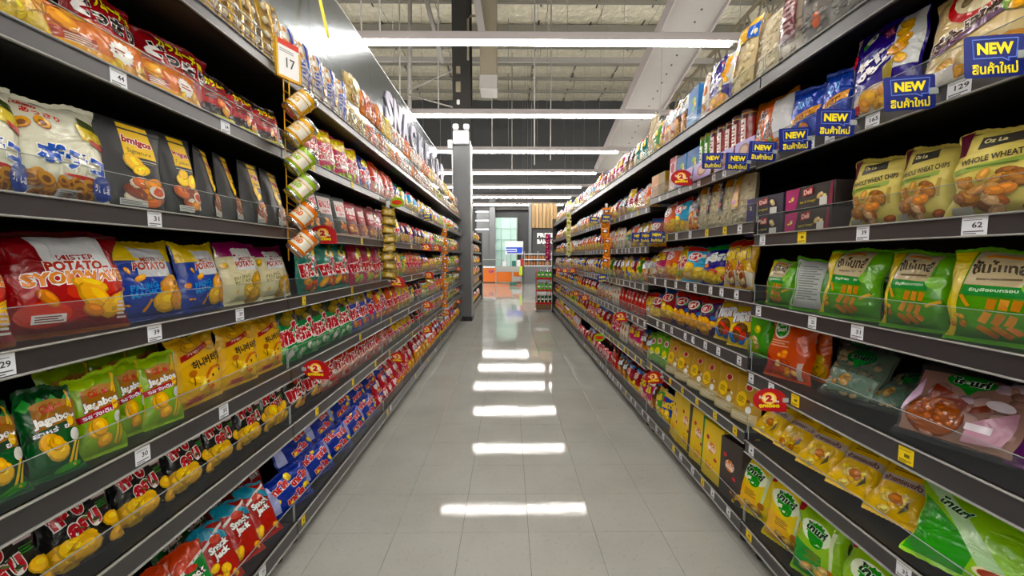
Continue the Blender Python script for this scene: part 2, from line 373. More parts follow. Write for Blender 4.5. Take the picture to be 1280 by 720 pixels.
# ---------------------------------------------------------------- packs: print
def ell(cx, cy, rx, ry, rot=0, n=14, asp=1.):
    c, s = math.cos(R(rot)), math.sin(R(rot)); o = []
    for k in range(n):
        a = 2 * math.pi * k / n; x, y = rx * math.cos(a), ry * asp * math.sin(a)   # metric: x half-widths
        o.append((cx + x * c - y * s, cy + (x * s + y * c) / asp))
    return o
def star(cx, cy, r, k, asp, inner=.8, n=14):
    return [(cx + (r if i % 2 else r * inner) * math.cos(math.pi * i / n), cy + (r if i % 2 else r * inner) * math.sin(math.pi * i / n) / asp) for i in range(2 * n)]
def elements(els, asp, seed):
    "yields (part, [polygons], colour); asp = height / half-width"
    for e in els:
        k = e[0]
        if k == 'r': _, x0, y0, x1, y1, c = e; yield 'body', [[(x0, y0), (x1, y0), (x1, y1), (x0, y1)]], c
        elif k == 'p': yield 'body', [e[1]], e[2]
        elif k == 'e': yield 'body', [ell(e[1], e[2], e[3], e[4], e[6] if len(e) > 6 else 0, 18, asp)], e[5]
        elif k == 's': yield 'body', [star(e[1], e[2], e[3], 0, asp)], e[4]
        elif k == 't':
            _, txt, cx, cy, w_, h_, c = e[:7]; oc = e[7] if len(e) > 7 else None; rot = e[8] if len(e) > 8 else 0; bold = e[9] if len(e) > 9 else .02
            (v, f), o = text2d(txt, w_, h_ * asp, bold, .045 if oc else None); cs, sn = math.cos(R(rot)), math.sin(R(rot))
            T_ = lambda q: [(cx + x * cs - y * sn, cy + (x * sn + y * cs) / asp) for x, y in q]
            if o: ov = T_(o[0]); yield 'logo', [[ov[i] for i in p] for p in o[1]], oc
            vv = T_(v); yield 'logo', [[vv[i] for i in p] for p in f], c
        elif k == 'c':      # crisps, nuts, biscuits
            _, cx, cy, rr, n, cols = e[:6]; sq = e[6] if len(e) > 6 else .7; rs = e[7] if len(e) > 7 else .42; r = random.Random(seed + int(cx * 100) + int(cy * 991))
            for i in range(n):
                a, q = r.uniform(0, 6.28), rr * math.sqrt(r.random()) * .75
                x, y = cx + q * math.cos(a), cy + q * math.sin(a) * .8 / asp; ra = rr * rs * r.uniform(.8, 1.25); ro = r.uniform(-60, 60); c = cols[i % len(cols)]
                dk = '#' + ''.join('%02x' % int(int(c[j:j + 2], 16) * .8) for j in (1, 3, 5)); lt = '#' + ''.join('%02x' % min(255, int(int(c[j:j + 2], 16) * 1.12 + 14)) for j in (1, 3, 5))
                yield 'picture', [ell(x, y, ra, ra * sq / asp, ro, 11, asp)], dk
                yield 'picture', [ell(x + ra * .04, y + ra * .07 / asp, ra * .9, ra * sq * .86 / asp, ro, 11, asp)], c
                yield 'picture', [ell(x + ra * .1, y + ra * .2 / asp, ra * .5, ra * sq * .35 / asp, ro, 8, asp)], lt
        elif k == 'o':      # ring snacks
            _, cx, cy, rr, n, c = e; r = random.Random(seed + 3)
            for i in range(n):
                x, y = cx + r.uniform(-rr, rr), cy + r.uniform(-rr, rr) * .35 / asp; ra = .16 * r.uniform(.8, 1.2); ro = r.uniform(-50, 50)
                yield 'picture', [ell(x, y, ra, ra * .75 / asp, ro, 12, asp)], '#9a5c22'
                yield 'picture', [ell(x, y + .01, ra * .92, ra * .66 / asp, ro, 12, asp)], c
                yield 'picture', [ell(x, y, ra * .5, ra * .33 / asp, ro, 10, asp)], '#7a4518'
        elif k == 'l':      # sticks
            _, x0, y0, x1, y1, wd, c = e; dx, dy = (x1 - x0), (y1 - y0) * asp; q = math.hypot(dx, dy); nx_, ny_ = -dy / q * wd, dx / q * wd / asp
            yield 'picture', [[(x0 - nx_, y0 - ny_), (x1 - nx_, y1 - ny_), (x1 + nx_, y1 + ny_), (x0 + nx_, y0 + ny_)]], c
        elif k == 'n':      # small-print block: lines
            _, x0, y0, x1, y1, c, m = e
            for i in range(m):
                y = y0 + (y1 - y0) * (i + .2) / m; yield 'body', [[(x0, y), (x1 - .2 * (i % 2) * (x1 - x0), y), (x1 - .2 * (i % 2) * (x1 - x0), y + (y1 - y0) / m * .5), (x0, y + (y1 - y0) / m * .5)]], c
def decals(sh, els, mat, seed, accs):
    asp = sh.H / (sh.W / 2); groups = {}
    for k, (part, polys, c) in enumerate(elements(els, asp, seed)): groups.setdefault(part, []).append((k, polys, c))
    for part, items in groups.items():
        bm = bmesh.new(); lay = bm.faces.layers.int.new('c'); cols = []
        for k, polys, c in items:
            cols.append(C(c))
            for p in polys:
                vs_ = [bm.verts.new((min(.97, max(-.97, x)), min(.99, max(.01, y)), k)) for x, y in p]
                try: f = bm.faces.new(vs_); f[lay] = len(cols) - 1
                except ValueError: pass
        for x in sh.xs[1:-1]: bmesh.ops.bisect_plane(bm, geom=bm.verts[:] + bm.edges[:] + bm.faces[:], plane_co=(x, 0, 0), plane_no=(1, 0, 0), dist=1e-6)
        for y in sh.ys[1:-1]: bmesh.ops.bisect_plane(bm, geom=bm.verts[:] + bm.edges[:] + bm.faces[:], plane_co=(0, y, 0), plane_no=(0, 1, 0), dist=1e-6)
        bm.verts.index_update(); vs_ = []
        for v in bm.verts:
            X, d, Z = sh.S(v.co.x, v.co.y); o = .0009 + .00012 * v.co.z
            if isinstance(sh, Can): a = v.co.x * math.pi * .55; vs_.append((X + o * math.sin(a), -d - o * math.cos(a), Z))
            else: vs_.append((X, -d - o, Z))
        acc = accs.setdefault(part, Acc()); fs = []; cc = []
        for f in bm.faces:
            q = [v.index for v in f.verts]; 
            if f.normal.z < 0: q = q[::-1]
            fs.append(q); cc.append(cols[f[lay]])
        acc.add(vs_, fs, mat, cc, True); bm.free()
DES = {}
def D(key, name, desc, cat, shape, W, H, T, base, els=(), mat='film', nvar=1, top=None, bot=None, fill=None, lid=None):
    DES[key] = dict(key=key, name=name, desc=desc, cat=cat, shape=shape, W=W, H=H, T=T, base=base, els=list(els), mat=mat, nvar=nvar, top=top, bot=bot, fill=fill, lid=lid, built={})
def contents(sh, fill, seed):
    "lumps inside a clear bag: fill = (kind, colours, count)"
    kind, cols, n = fill; a = Acc(); r = random.Random(seed); W, H, T = sh.W, sh.H, sh.T
    if kind == 'tray':       # cookies standing in a moulded tray
        a.add(*slab(W * .8, H * .82, T * .25, H * .08, T * .12), 'card', C(cols[0]))
        for i in range(n):
            x = ((i % 3) - 1) * W * .25; z = H * (.17 + .68 * (i // 3) / max(1, (n - 1) // 3)); a.ball((x, -T * .1, z), W * .12, 'paper', C(cols[1 + i % (len(cols) - 1)]), 8, 5, (1, .55, .8))
    else:
        nx, ny = 8, 10; q_ = nx + 1
        G = [(lambda u, v: (sh.S(u * .93, v)[0], sh.S(u * .93, v)[1] * r.uniform(.68, .74), v * H))(-1 + 2 * i / nx, .07 + .82 * j / ny) for j in range(ny + 1) for i in range(nx + 1)]
        for sg_ in (-1, 1): a.add([(g[0], sg_ * g[1], g[2]) for g in G], [((j * q_ + i, j * q_ + i + 1, (j + 1) * q_ + i + 1, (j + 1) * q_ + i) if sg_ < 0 else (j * q_ + i, (j + 1) * q_ + i, (j + 1) * q_ + i + 1, j * q_ + i + 1)) for j in range(ny) for i in range(nx)], 'paper', C(cols[0]), True)
        for i in range(int(n * 1.8)):
            x, z = r.uniform(-.36, .36) * W, r.uniform(.1, .86) * H; q = W * r.uniform(.07, .12)
            lim = max(.002, sh.S(2 * x / W, z / H)[1] * .72)
            a.ball((x, -lim, z), q * .8, 'paper', C(cols[i % len(cols)]), 6, 4, (r.uniform(.8, 1.3), .35, r.uniform(.7, 1.2)), Euler((0, r.uniform(0, 3), 0)).to_matrix())
    return a
def slab(w, h, t, z0, y0):
    v = [(sx * w / 2, y0 + sy * t / 2, z0 + (h if sz else 0)) for sz in (0, 1) for sx, sy in ((-1, -1), (1, -1), (1, 1), (-1, 1))]
    return v, [(0, 3, 2, 1), (4, 5, 6, 7), (0, 1, 5, 4), (1, 2, 6, 5), (2, 3, 7, 6), (3, 0, 4, 7)]
ORDER = ['body', 'contents', 'top_seal', 'bottom_seal', 'zip_ridge', 'flap', 'lid', 'rim', 'picture', 'logo']
def build(key, var):
    d = DES[key]
    if var in d['built']: return d['built'][var]
    sh = SH[d['shape']](d['W'], d['H'], d['T'], sum(map(ord, key)) + 13 * var)
    is_clear = d['shape'] == 'clear'; bodymat = 'clear_film' if is_clear else d['mat']
    accs = {'body': sh.body(C(d['base']), bodymat)}
    dd = dict(d); 
    if is_clear: dd['mat'] = 'clear_film'
    accs.update(sh.extras(dd))
    if d['fill']: accs['contents'] = contents(sh, d['fill'], sum(map(ord, key)) + var)
    decals(sh, d['els'], d['mat'], sum(map(ord, key)) + 5 * var, accs)
    whole = Acc()
    for k in ORDER:
        if k in accs: whole.join(accs[k])
    d['built'][var] = dict(parts={k: accs[k].mesh(d['name'] + '_' + k) for k in ORDER if k in accs}, whole=whole.mesh(d['name']), sh=sh)
    return d['built'][var]
SIDEW = {-1: 'left', 1: 'right'}
TIERW = {1: 'top', 2: 'second', 3: 'third', 4: 'fourth', 5: 'fifth', 6: 'sixth', 7: 'bottom'}
BAYW = ['nearest', 'second', 'third', 'fourth', 'fifth', 'sixth', 'seventh', 'eighth']
ORDW = ['first', 'second', 'third', 'fourth', 'fifth', 'sixth', 'seventh', 'eighth', 'ninth', 'tenth', 'eleventh', 'twelfth'] + ['%dth' % i for i in range(13, 60)]
PLACED = []   # (key, side, tier, bay, Y, object, extra words)
def spawn(key, loc, rot, scale=(1, 1, 1), parts=True, var=0):
    d = DES[key]; b = build(key, var % d['nvar'])
    if parts:
        o = link(d['name'], b['parts']['body'])
        for k in ORDER[1:]:
            if k in b['parts']: link({'logo': 'printed_logo', 'picture': 'printed_picture'}.get(k, k), b['parts'][k], o)
    else: o = link(d['name'], b['whole'])
    o.location = loc; o.rotation_euler = rot; o.scale = scale; o['category'] = d['cat']
    return o
# ---------------------------------------------------------------- packs: designs
CHIP = ['#e8b22a', '#d99a1c', '#f0c540']
# left bay, upper shelves
D('orangechip', 'orange_chip_bag', 'low orange crisp bag with white burst', 'chip bag', 'pillow', .2, .118, .05, '#d9701a',
  [('r', -.97, .05, .97, .3, '#e8a01c'), ('r', -.97, .3, -.2, .5, '#b23a12'), ('n', -.8, .28, -.2, .46, '#d8cfc0', 4), ('c', -.3, .72, .55, 3, ['#f09a22', '#f2b04a']), ('s', .35, .5, .3, '#f3ede6'), ('n', .18, .44, .52, .58, '#a03a20', 2), ('c', .75, .3, .3, 4, ['#e8b45a']), ('c', .1, .2, .3, 3, ['#e8b41c'])], nvar=2)
D('yellowburst', 'yellow_orange_chip_bag', 'yellow orange crisp bag with white splash', 'chip bag', 'pillow', .24, .18, .08, '#e59a1e',
  [('p', [(-.97, .3), (.2, .05), (.97, .05), (.97, .2), (-.97, .6)], '#e8c21e'), ('s', .1, .7, .35, '#f6efe2'), ('p', [(.3, .97), (.75, .97), (.6, .8)], '#4f8f2c'), ('c', .6, .4, .42, 5, ['#e8a24a', '#e8b85c']), ('c', 0, .2, .3, 3, ['#f0c832'])])
D('redjp', 'dark_red_japanese_chip_bag', 'dark red Japanese crisp bag, black white lettering', 'chip bag', 'pillow', .2, .235, .08, '#8c0d15',
  [('t', 'カラムーチョ', .1, .86, 1.3, .13, '#ecd61f', '#2a2a10', -6, .05), ('t', 'どっさり', -.02, .7, 1.65, .19, '#16100f', '#f2f0ee', -10, .07), ('p', [(-.6, .1), (.95, .05), (.95, .2), (-.6, .28)], '#17120f'), ('t', 'うまい辛い', .15, .17, 1.1, .08, '#e6d32a', None, -4, .05), ('e', .55, .38, .3, .07, '#a51a1a')], nvar=2, top='#7a0b12')
D('blackhot', 'black_red_chip_bag', 'black and red spicy crisp bag', 'chip bag', 'pillow', .13, .2, .06, '#241314',
  [('p', [(-.97, .4), (.97, .3), (.97, .75), (-.97, .8)], '#b3121a'), ('t', 'カラムー', 0, .78, 1.3, .13, '#e9d625', '#1a1010', 0, .05), ('n', -.75, .48, .75, .72, '#260d0e', 5), ('c', .1, .36, .6, 4, ['#e0701e', '#e89a2c']), ('r', -.97, .06, .97, .22, '#c8c81e'), ('n', -.7, .09, .7, .19, '#2f3a12', 3)], nvar=2)
D('rings', 'white_ring_snack_bag', 'cream white ring snack bag, blue lettering', 'chip bag', 'pillow', .185, .225, .085, '#d3d2bf',
  [('t', 'Tohato', -.62, .9, .5, .05, '#b0302a', None, -8, .03), ('t', 'あっさり', -.35, .82, .75, .06, '#c43a34', None, -8, .03), ('o', -.55, .73, .25, 3, '#d9a050'), ('o', .8, .62, .12, 2, '#d9a050'),
   ('p', [(.3, .8), (.92, .74), (.92, .6), (.35, .64)], '#c9b22a'), ('p', [(.4, .86), (.85, .82), (.85, .74), (.4, .78)], '#3a4420'), ('p', [(.5, .66), (.92, .62), (.92, .56), (.55, .6)], '#a52a22'),
   ('t', 'ポテコ', .12, .42, 1.5, .2, '#1f4fae', '#f2f2ec', -8, .07), ('e', .3, .25, .5, .02, '#b5342e', -6), ('o', -.2, .15, .65, 22, '#c98f45'), ('e', .68, .17, .3, .125, '#1d3f9a'), ('t', 'うましお', .68, .16, .46, .07, '#eef0f4', None, -6, .04), ('r', -.35, .04, .15, .12, '#d9d6cf'), ('n', -.3, .05, .1, .11, '#8a8a86', 4)], mat='film')
D('signature', 'black_chip_pouch', 'black crisp pouch with yellow label panel', 'chip pouch', 'pouch', .115, .235, .09, '#2a2a2c',
  [('p', [(-.3, .97), (.55, .97), (.72, .62), (-.25, .62)], '#e3b80e'), ('t', 'bmigos', .18, .78, .85, .1, '#a51c28', '#f4ece6', -5, .05), ('t', 'Signature', .2, .67, .7, .06, '#3d3410', None, -3, .0), ('r', -.25, .585, .7, .592, '#cfcab8'), ('r', -.15, .56, .6, .566, '#8d8a80'),
   ('c', .12, .46, .62, 3, ['#ecc327', '#e6b51d'], .75, .55), ('c', .2, .24, .75, 12, ['#a34a18', '#d98a35', '#7a2f12', '#e3d3c0', '#c8601e']), ('e', .55, .25, .28, .07, '#e9d9cc'), ('e', .55, .25, .2, .05, '#d2553a'), ('r', -.6, .06, .15, .13, '#cfcfcc'), ('n', -.58, .07, .13, .12, '#7a7a78', 3)], mat='matte_film', nvar=2)
MRP = lambda band: [('t', 'MISTER', .12, .74, .62, .055, '#8e2a22', None, 2, .03), ('t', 'POTATO', .05, .655, .95, .1, '#a83228', '#e9e2d9', 2, .05)]
D('syok', 'red_ridged_chip_bag', 'big red ridged crisp bag, orange lettering', 'chip bag', 'pillow', .235, .235, .1, '#8a1218',
  [('p', [(-.97, .3), (-.2, .1), (.97, .3), (.97, .5), (.2, .62), (-.97, .55)], '#a5161a'), ('e', .5, .5, .7, .14, '#c42a18', 20), ('e', -.5, .2, .4, .12, '#c8301c'), ('p', [(-.55, .94), (.6, .94), (.75, .6), (-.35, .6)], '#d6d8dc')] + MRP(0) +
  [('t', 'SYOKWAVE', .1, .545, 1.7, .13, '#d98232', '#f3eee8', 4, .06), ('c', .1, .4, .3, 1, ['#eab02c'], .4, 1.3), ('c', .55, .27, .4, 2, ['#e8a624', '#efb63c'], .45, 1.05), ('c', -.45, .33, .2, 1, ['#d07a1c'], .5, .9), ('c', .3, .14, .25, 1, ['#d57c1a'], .6, .8), ('r', -.7, .12, -.2, .2, '#dcd8d8'), ('n', -.66, .13, -.24, .19, '#7a3030', 3), ('n', .7, .1, .9, .3, '#e0d5d5', 5)], top='#5a0d12', bot='#7a3a10')
D('macho', 'blue_yellow_chip_bag', 'blue and yellow crisp bag with white panel', 'chip bag', 'pillow', .205, .22, .085, '#1d3f9f',
  [('r', -.97, .72, .97, .99, '#e6c61a'), ('p', [(-.35, .95), (.6, .95), (.62, .52), (-.3, .52)], '#d5d8de')] + MRP(0) + [('t', 'PALING\nMACHO', -.2, .36, .8, .16, '#4f9be0', None, 8, .03), ('c', -.6, .62, .14, 1, ['#e8a42a'], .5, .9), ('c', -.3, .48, .16, 1, ['#e8a42a'], .5, .9), ('c', -.75, .4, .12, 1, ['#b9742c'], .9, .8), ('c', .85, .55, .14, 1, ['#e8a42a'], .5, .9),
   ('c', .42, .22, .6, 4, ['#e9b42c', '#e39a22'], .75, .6), ('c', .72, .4, .22, 2, ['#a8753c', '#8a5a2a']), ('l', -.35, .1, -.1, .24, .04, '#c08030'), ('c', -.75, .2, .14, 2, ['#e08a26'], .5)], top='#e2c51e', bot='#15307f', nvar=2)
D('cream', 'cream_purple_chip_bag', 'cream crisp bag with purple top corners', 'chip bag', 'pillow', .2, .22, .08, '#d8d2ae',
  [('r', -.97, .78, .97, .99, '#8a1a5a'), ('p', [(-.45, .95), (.5, .95), (.55, .55), (-.4, .55)], '#dcdde0')] + MRP(0) + [('t', 'PALING\nROTAN', -.2, .4, .8, .14, '#8a8a5a', None, 8, .02), ('c', -.75, .65, .16, 1, ['#d9b23c'], .8, .9), ('c', .4, .24, .6, 4, ['#d9b45a', '#c99a3a'], .75, .6), ('c', .8, .42, .2, 2, ['#a8753c']), ('c', -.5, .2, .14, 2, ['#d9a83a'], .5)], top='#8a1a5a', nvar=2)
JAG = lambda thai, bandc: [('r', -.6, .5, .97, .82, '#9a6a34'), ('e', .1, .8, .75, .05, '#b98a50'), ('t', 'Calbee', .05, .77, .8, .085, '#c0392b', None, 6, .04), ('t', 'Jagabee', .1, .63, 1.5, .12, '#f0efe9', '#3a3a34', 5, .05), ('p', [(-.9, .44), (.7, .52), (.7, .6), (-.9, .52)], bandc), ('t', thai, -.1, .52, 1.3, .06, '#e6e6f0', None, 6, .03),
   ('c', -.2, .27, .62, 3, ['#e3a83a', '#ecbc55'], .9, .62), ('e', .72, .42, .2, .07, '#cfd2cc'), ('l', .35, .1, .75, .36, .05, '#e0b93c'), ('l', .5, .08, .9, .33, .05, '#d9b02f'), ('l', .62, .74, .82, .93, .04, '#e8c22e'), ('l', .74, .72, .76, .95, .04, '#e2b528'), ('e', .6, .58, .13, .06, '#e3b82c')]
D('jagdark', 'dark_green_potato_stick_bag', 'dark green checked potato stick bag', 'chip bag', 'pillow', .115, .195, .05, '#175226',
  [('p', [(-.97 + .48 * i, .82), (-.73 + .48 * i, .9), (-.49 + .48 * i, .82), (-.73 + .48 * i, .76)], '#3f9a45') for i in range(4)] + [('p', [(-.73 + .48 * i, .9), (-.49 + .48 * i, .97), (-.25 + .48 * i, .9), (-.49 + .48 * i, .83)], '#0e3a1a') for i in range(3)] + JAG('สาหร่าย', '#23402a') + [('e', .3, .08, .5, .04, '#49a03c', 8)], top='#12401e')
D('jaglime', 'lime_green_potato_stick_bag', 'lime green potato stick bag', 'chip bag', 'pillow', .115, .195, .05, '#86ae1e',
  [('e', -.4, .9, .5, .06, '#a5c838'), ('r', -.97, .04, .97, .5, '#7ea61c')] + JAG('รสดั้งเดิม', '#a02a3a') + [('p', [(-.9, .5), (.7, .585), (.7, .6), (-.9, .52)], '#b0303c')], top='#9cc02e', nvar=2)
D('honey', 'yellow_honey_chip_bag', 'yellow honey crisp bag with Korean lettering', 'chip bag', 'pillow', .15, .225, .07, '#e3b01a',
  [('e', 0, .88, .95, .1, '#d9a032'), ('c', .1, .86, .7, 4, ['#e3b95a', '#d4a03a']), ('p', [(-.75, .66), (.35, .78), (.35, .86), (-.75, .74)], '#a5221e'), ('t', '가볍게', -.2, .76, .7, .04, '#e9cfae', None, 12, .02), ('t', '허니버터칩', .2, .6, 1.3, .13, '#2c2216', None, 8, .03),
   ('e', -.45, .47, .16, .05, '#b5651e'), ('l', -.45, .3, -.45, .45, .03, '#8a4a16'), ('c', -.1, .36, .45, 2, ['#efc550', '#f0d070'], .4, .8), ('e', .55, .3, .5, .2, '#c8641c', 20), ('e', .58, .28, .46, .185, '#e8b82a', 20), ('e', .35, .36, .05, .025, '#2c2216'), ('e', .75, .4, .05, .025, '#2c2216'), ('e', .3, .2, .1, .035, '#d9641e'), ('r', -.75, .06, -.05, .14, '#d98a6a'), ('n', -.7, .07, -.1, .13, '#9a3a2a', 3)], nvar=2)
D('kob', 'black_seaweed_chip_bag', 'black crisp bag with red Thai lettering', 'chip bag', 'pillow', .18, .178, .07, '#161616',
  [('t', 'กอบ', -.35, .7, .9, .22, '#b5202a', '#efe9e6', 12, .07), ('t', 'กอบ', 0, .47, .9, .22, '#b5202a', '#efe9e6', 12, .07), ('t', 'กรอบ', .55, .85, .4, .06, '#d8b8c0', None, 10, .03), ('r', .35, .72, .8, .78, '#d8c8cc'), ('n', .4, .58, .8, .68, '#3c8a3c', 3),
   ('c', .1, .5, .35, 6, ['#55663a', '#39462a', '#7a8a5a'], .3, .25), ('c', -.25, .16, .8, 6, ['#e0ac2c', '#ecc03a', '#d9a428'], .7, .5), ('c', .55, .24, .55, 4, ['#e8b430', '#dea42a'], .7, .5)], nvar=2)
def tasto(key, name, desc, base, lower, lowc, tcol='#b3202a', pic=CHIP, stripe=None, W=.15, H=.25, nvar=2):
    D(key, name, desc, 'chip bag', 'pillow', W, H, .075, base, [('p', [(-.97, .04), (.97, .04), (.97, .3), (-.97, .4)], lower)] + ([('p', stripe[0], stripe[1])] if stripe else []) +
      [('c', .05, .82, .75, 4, pic, .7, .5), ('t', 'เทสโต', .0, .5, 1.85, .36, tcol, '#f4ecea', 10, .09), ('c', -.35, .18, .6, 3, lowc, .7, .5), ('c', .45, .16, .55, 3, lowc[::-1], .7, .5), ('r', .3, .3, .75, .36, '#e8ddd8')], nvar=nvar)
tasto('tmag', 'magenta_yellow_chip_bag', 'magenta and yellow crisp bag, red Thai lettering', '#a3183c', '#c8375c', ['#9ec83c', '#d04a6a'], pic=['#e8c41c', '#f0d23a'], stripe=([(-.97, .9), (.1, .97), (.97, .97), (.97, .75), (.2, .65), (-.97, .7)], '#e3bd1a'))
tasto('tnavy', 'navy_yellow_chip_bag', 'navy crisp bag with yellow crisps on top', '#1f2f86', '#5a5aa8', ['#d9862c', '#c8405a'], pic=['#e8c41c', '#f0d23a'])
tasto('tteal', 'teal_chip_bag', 'teal green crisp bag, red Thai lettering', '#0f7a66', '#0c6a5c', ['#e0a13c', '#c8502a'], pic=['#d9c02a', '#4a7a1c'])
tasto('tcrim', 'crimson_chip_bag', 'crimson crisp bag with yellow crisps', '#a3123a', '#c43a5a', ['#e8a83a', '#a8c43a'], pic=['#e8c41c', '#e0b01c'])
tasto('tgreen', 'green_chip_bag', 'bright green crisp bag, red Thai lettering', '#15803a', '#1c8a40', ['#cfd8cf', '#7fb88a'], pic=['#d0a828', '#8a7a20'], stripe=([(-.97, .97), (.97, .97), (.97, .72), (-.97, .66)], '#2c3a1e'))
tasto('tsilver', 'silver_blue_chip_bag', 'silver and blue crisp bag, red Thai lettering', '#4a54a0', '#3c4a9a', ['#d9862c', '#c8405a'], pic=['#c8a428', '#8a7a3a'], stripe=([(-.97, .97), (.97, .97), (.97, .7), (-.97, .66)], '#8a8468'))
tasto('torange', 'orange_red_chip_bag', 'orange red crisp bag, Thai lettering', '#d0521c', '#d97a4a', ['#e8b02a', '#d9543a'], pic=['#e8b41c', '#f0c832'])
tasto('tyellow', 'yellow_chip_bag', 'yellow crisp bag, red Thai lettering', '#e0b81c', '#e8c84a', ['#7fa83c', '#d9843a'], pic=['#e8c832', '#d0a01c'])
tasto('tblack', 'black_red_silver_chip_bag', 'black crisp bag, silver red Thai lettering', '#1c1816', '#3a2a22', ['#e0a42c', '#d9862c'], pic=['#a8301c', '#8a6a5a'])
tasto('tredor', 'red_prawn_chip_bag', 'red orange crisp bag, large Thai lettering', '#b83a20', '#d98a7a', ['#d9c0b8', '#c84a4a'], pic=['#d9702a', '#a83a1c'])
def dpouch(key, name, desc, base, textc):
    D(key, name, desc, 'chip pouch', 'pouch', .125, .22, .07, base, [('r', -.6, .5, .75, .9, '#c9bdbb' if textc != '#f0d8d8' else '#a8323c'), ('t', 'ฮานามิ', .08, .74, 1.2, .2, textc, '#efe6e4', 0, .06), ('t', 'กุ้ง', .05, .56, .7, .09, textc, None, 0, .04), ('c', .05, .26, .7, 9, ['#d9823c', '#c8642a', '#e09a55'], .5), ('r', -.9, .04, .9, .08, '#c8a08a')], mat='matte_film', nvar=2)
dpouch('dgrey', 'charcoal_prawn_pouch', 'charcoal snack pouch with orange prawn picture', '#3a3f40', '#c0303a')
dpouch('dred', 'dark_red_prawn_pouch', 'dark red snack pouch with prawn picture', '#6e1216', '#f0d8d8')
D('jackred', 'red_teal_snack_bag', 'red and teal snack bag, white lettering', 'chip bag', 'pillow', .17, .22, .06, '#a3201c',
  [('p', [(-.97, .99), (-.2, .99), (.97, .75), (.97, .99), (.97, .65), (-.97, .85)], '#1f8aa8'), ('p', [(-.97, .62), (.97, .9), (.97, .94), (-.97, .67)], '#e3dcd2'), ('t', 'Snack\nJack', .15, .55, 1.25, .26, '#f0eeea', '#231f1f', 6, .06), ('e', .1, .74, .35, .06, '#c8402a'), ('c', -.3, .22, .6, 4, ['#e0a02c', '#e8b844']), ('c', .6, .15, .35, 3, ['#e39a2a'])], nvar=2, top='#14708a')
D('jackgreen', 'green_red_snack_bag', 'green and orange red snack bag, white lettering', 'chip bag', 'pillow', .17, .22, .06, '#1f7a34',
  [('p', [(-.97, .99), (.97, .99), (.97, .8), (-.97, .55)], '#c8401f'), ('p', [(-.97, .55), (.97, .8), (.97, .84), (-.97, .6)], '#e6e0d6'), ('t', 'Snack\nJack', .1, .48, 1.25, .26, '#f0eeea', '#231f1f', 6, .06), ('e', .05, .66, .35, .05, '#c03a30'), ('c', .1, .17, .6, 4, ['#e0a02c', '#b8c83a'])], nvar=2, top='#b83a1c')
D('bundle', 'blue_bundle_pack', 'blue twin snack pack, red yellow print', 'snack pack', 'pillow', .2, .16, .075, '#24389a',
  [('t', 'เทสโต', -.45, .7, .8, .24, '#c0302f', '#efe6e4', 12, .08), ('t', 'เทสโต', .45, .66, .8, .24, '#c0302f', '#efe6e4', 12, .08), ('t', 'เทสโต', .1, .28, .8, .22, '#c0302f', '#e8dede', 12, .08), ('c', -.7, .35, .22, 2, ['#e8c81e'], .8, .6), ('c', .75, .35, .22, 2, ['#e8c81e'], .8, .6), ('c', 0, .86, .2, 2, ['#e8c81e'], .8, .6), ('c', -.2, .15, .2, 2, ['#d97a9a', '#e8c81e'], .8), ('p', [(-.97, .1), (-.6, .1), (-.8, .9), (-.97, .9)], '#a8b0dc')], mat='foil_film', nvar=3)
# clear packs for the top shelves
D('goldtray', 'gold_tray_cookie_bag', 'clear bag with gold cookie tray', 'cookie bag', 'clear', .15, .32, .09, '#e8e8e8', [('p', [(-.6, .2), (-.35, .15), (-.35, .85), (-.6, .9)], '#a8842e'), ('p', [(.3, .1), (.6, .2), (.6, .85), (.3, .8)], '#b08a34'), ('r', -.6, .84, .6, .95, '#a07c28')], fill=('tray', ['#a8842e', '#d9d0b8', '#c9b078', '#efe9dc'], 15), nvar=2)
D('bluecookie', 'white_blue_cookie_bag', 'clear cookie bag with blue print', 'cookie bag', 'clear', .13, .3, .08, '#e8e8e8', [('r', -.15, .15, .12, .9, '#3a4a9a'), ('p', [(.3, .7), (.8, .75), (.8, .95), (.3, .95)], '#dfe2ea'), ('n', -.7, .3, -.3, .6, '#4a54a8', 5), ('e', .5, .35, .3, .08, '#d0904a')], fill=('lump', ['#e0dad2', '#c98a4a', '#ece4d8', '#d8d8dc', '#d9b27a'], 16), nvar=2)
D('clearlabel', 'clear_label_cookie_bag', 'clear biscuit bag with dark round label', 'cookie bag', 'clear', .14, .2, .08, '#e8e8e8', [('e', .1, .6, .45, .2, '#b9ae6a'), ('e', .1, .6, .25, .11, '#2c2422'), ('r', -.5, .1, .5, .3, '#8a6a3a')], fill=('lump', ['#c9b27a', '#a8824a', '#e4dcc8'], 20), nvar=2)
D('clearred', 'clear_red_biscuit_bag', 'red printed clear biscuit bag', 'cookie bag', 'clear', .13, .2, .08, '#e8e8e8', [('r', -.45, .2, -.05, .9, '#b8262a'), ('r', .25, .5, .7, .85, '#c8402c'), ('n', .2, .15, .7, .4, '#e8e0d8', 4)], fill=('lump', ['#d98a4a', '#e0c8b0', '#c86a3a', '#d8d0c8'], 20), nvar=2)
D('clearpale', 'clear_pale_cracker_bag', 'clear pale cracker bag', 'cookie bag', 'clear', .13, .19, .08, '#e8e8e8', [('r', -.6, .55, .6, .75, '#d8c8c8'), ('e', -.2, .35, .3, .1, '#b05a4a'), ('r', .1, .1, .6, .25, '#4a7ab8')], fill=('lump', ['#e0d4c8', '#d0b8a0', '#c89a8a', '#ececec'], 22), nvar=3)
D('clearyel', 'clear_yellow_bag', 'clear bag with yellow twist wrap', 'cookie bag', 'clear', .13, .2, .08, '#e8e8e8', [('p', [(-.8, .7), (.8, .6), (.9, .95), (-.8, .98)], '#dcbc1c'), ('p', [(-.5, .75), (.2, .65), (.3, .9)], '#c8a010')], fill=('lump', ['#e3cf8a', '#d8d4cc', '#e8c83a'], 18))
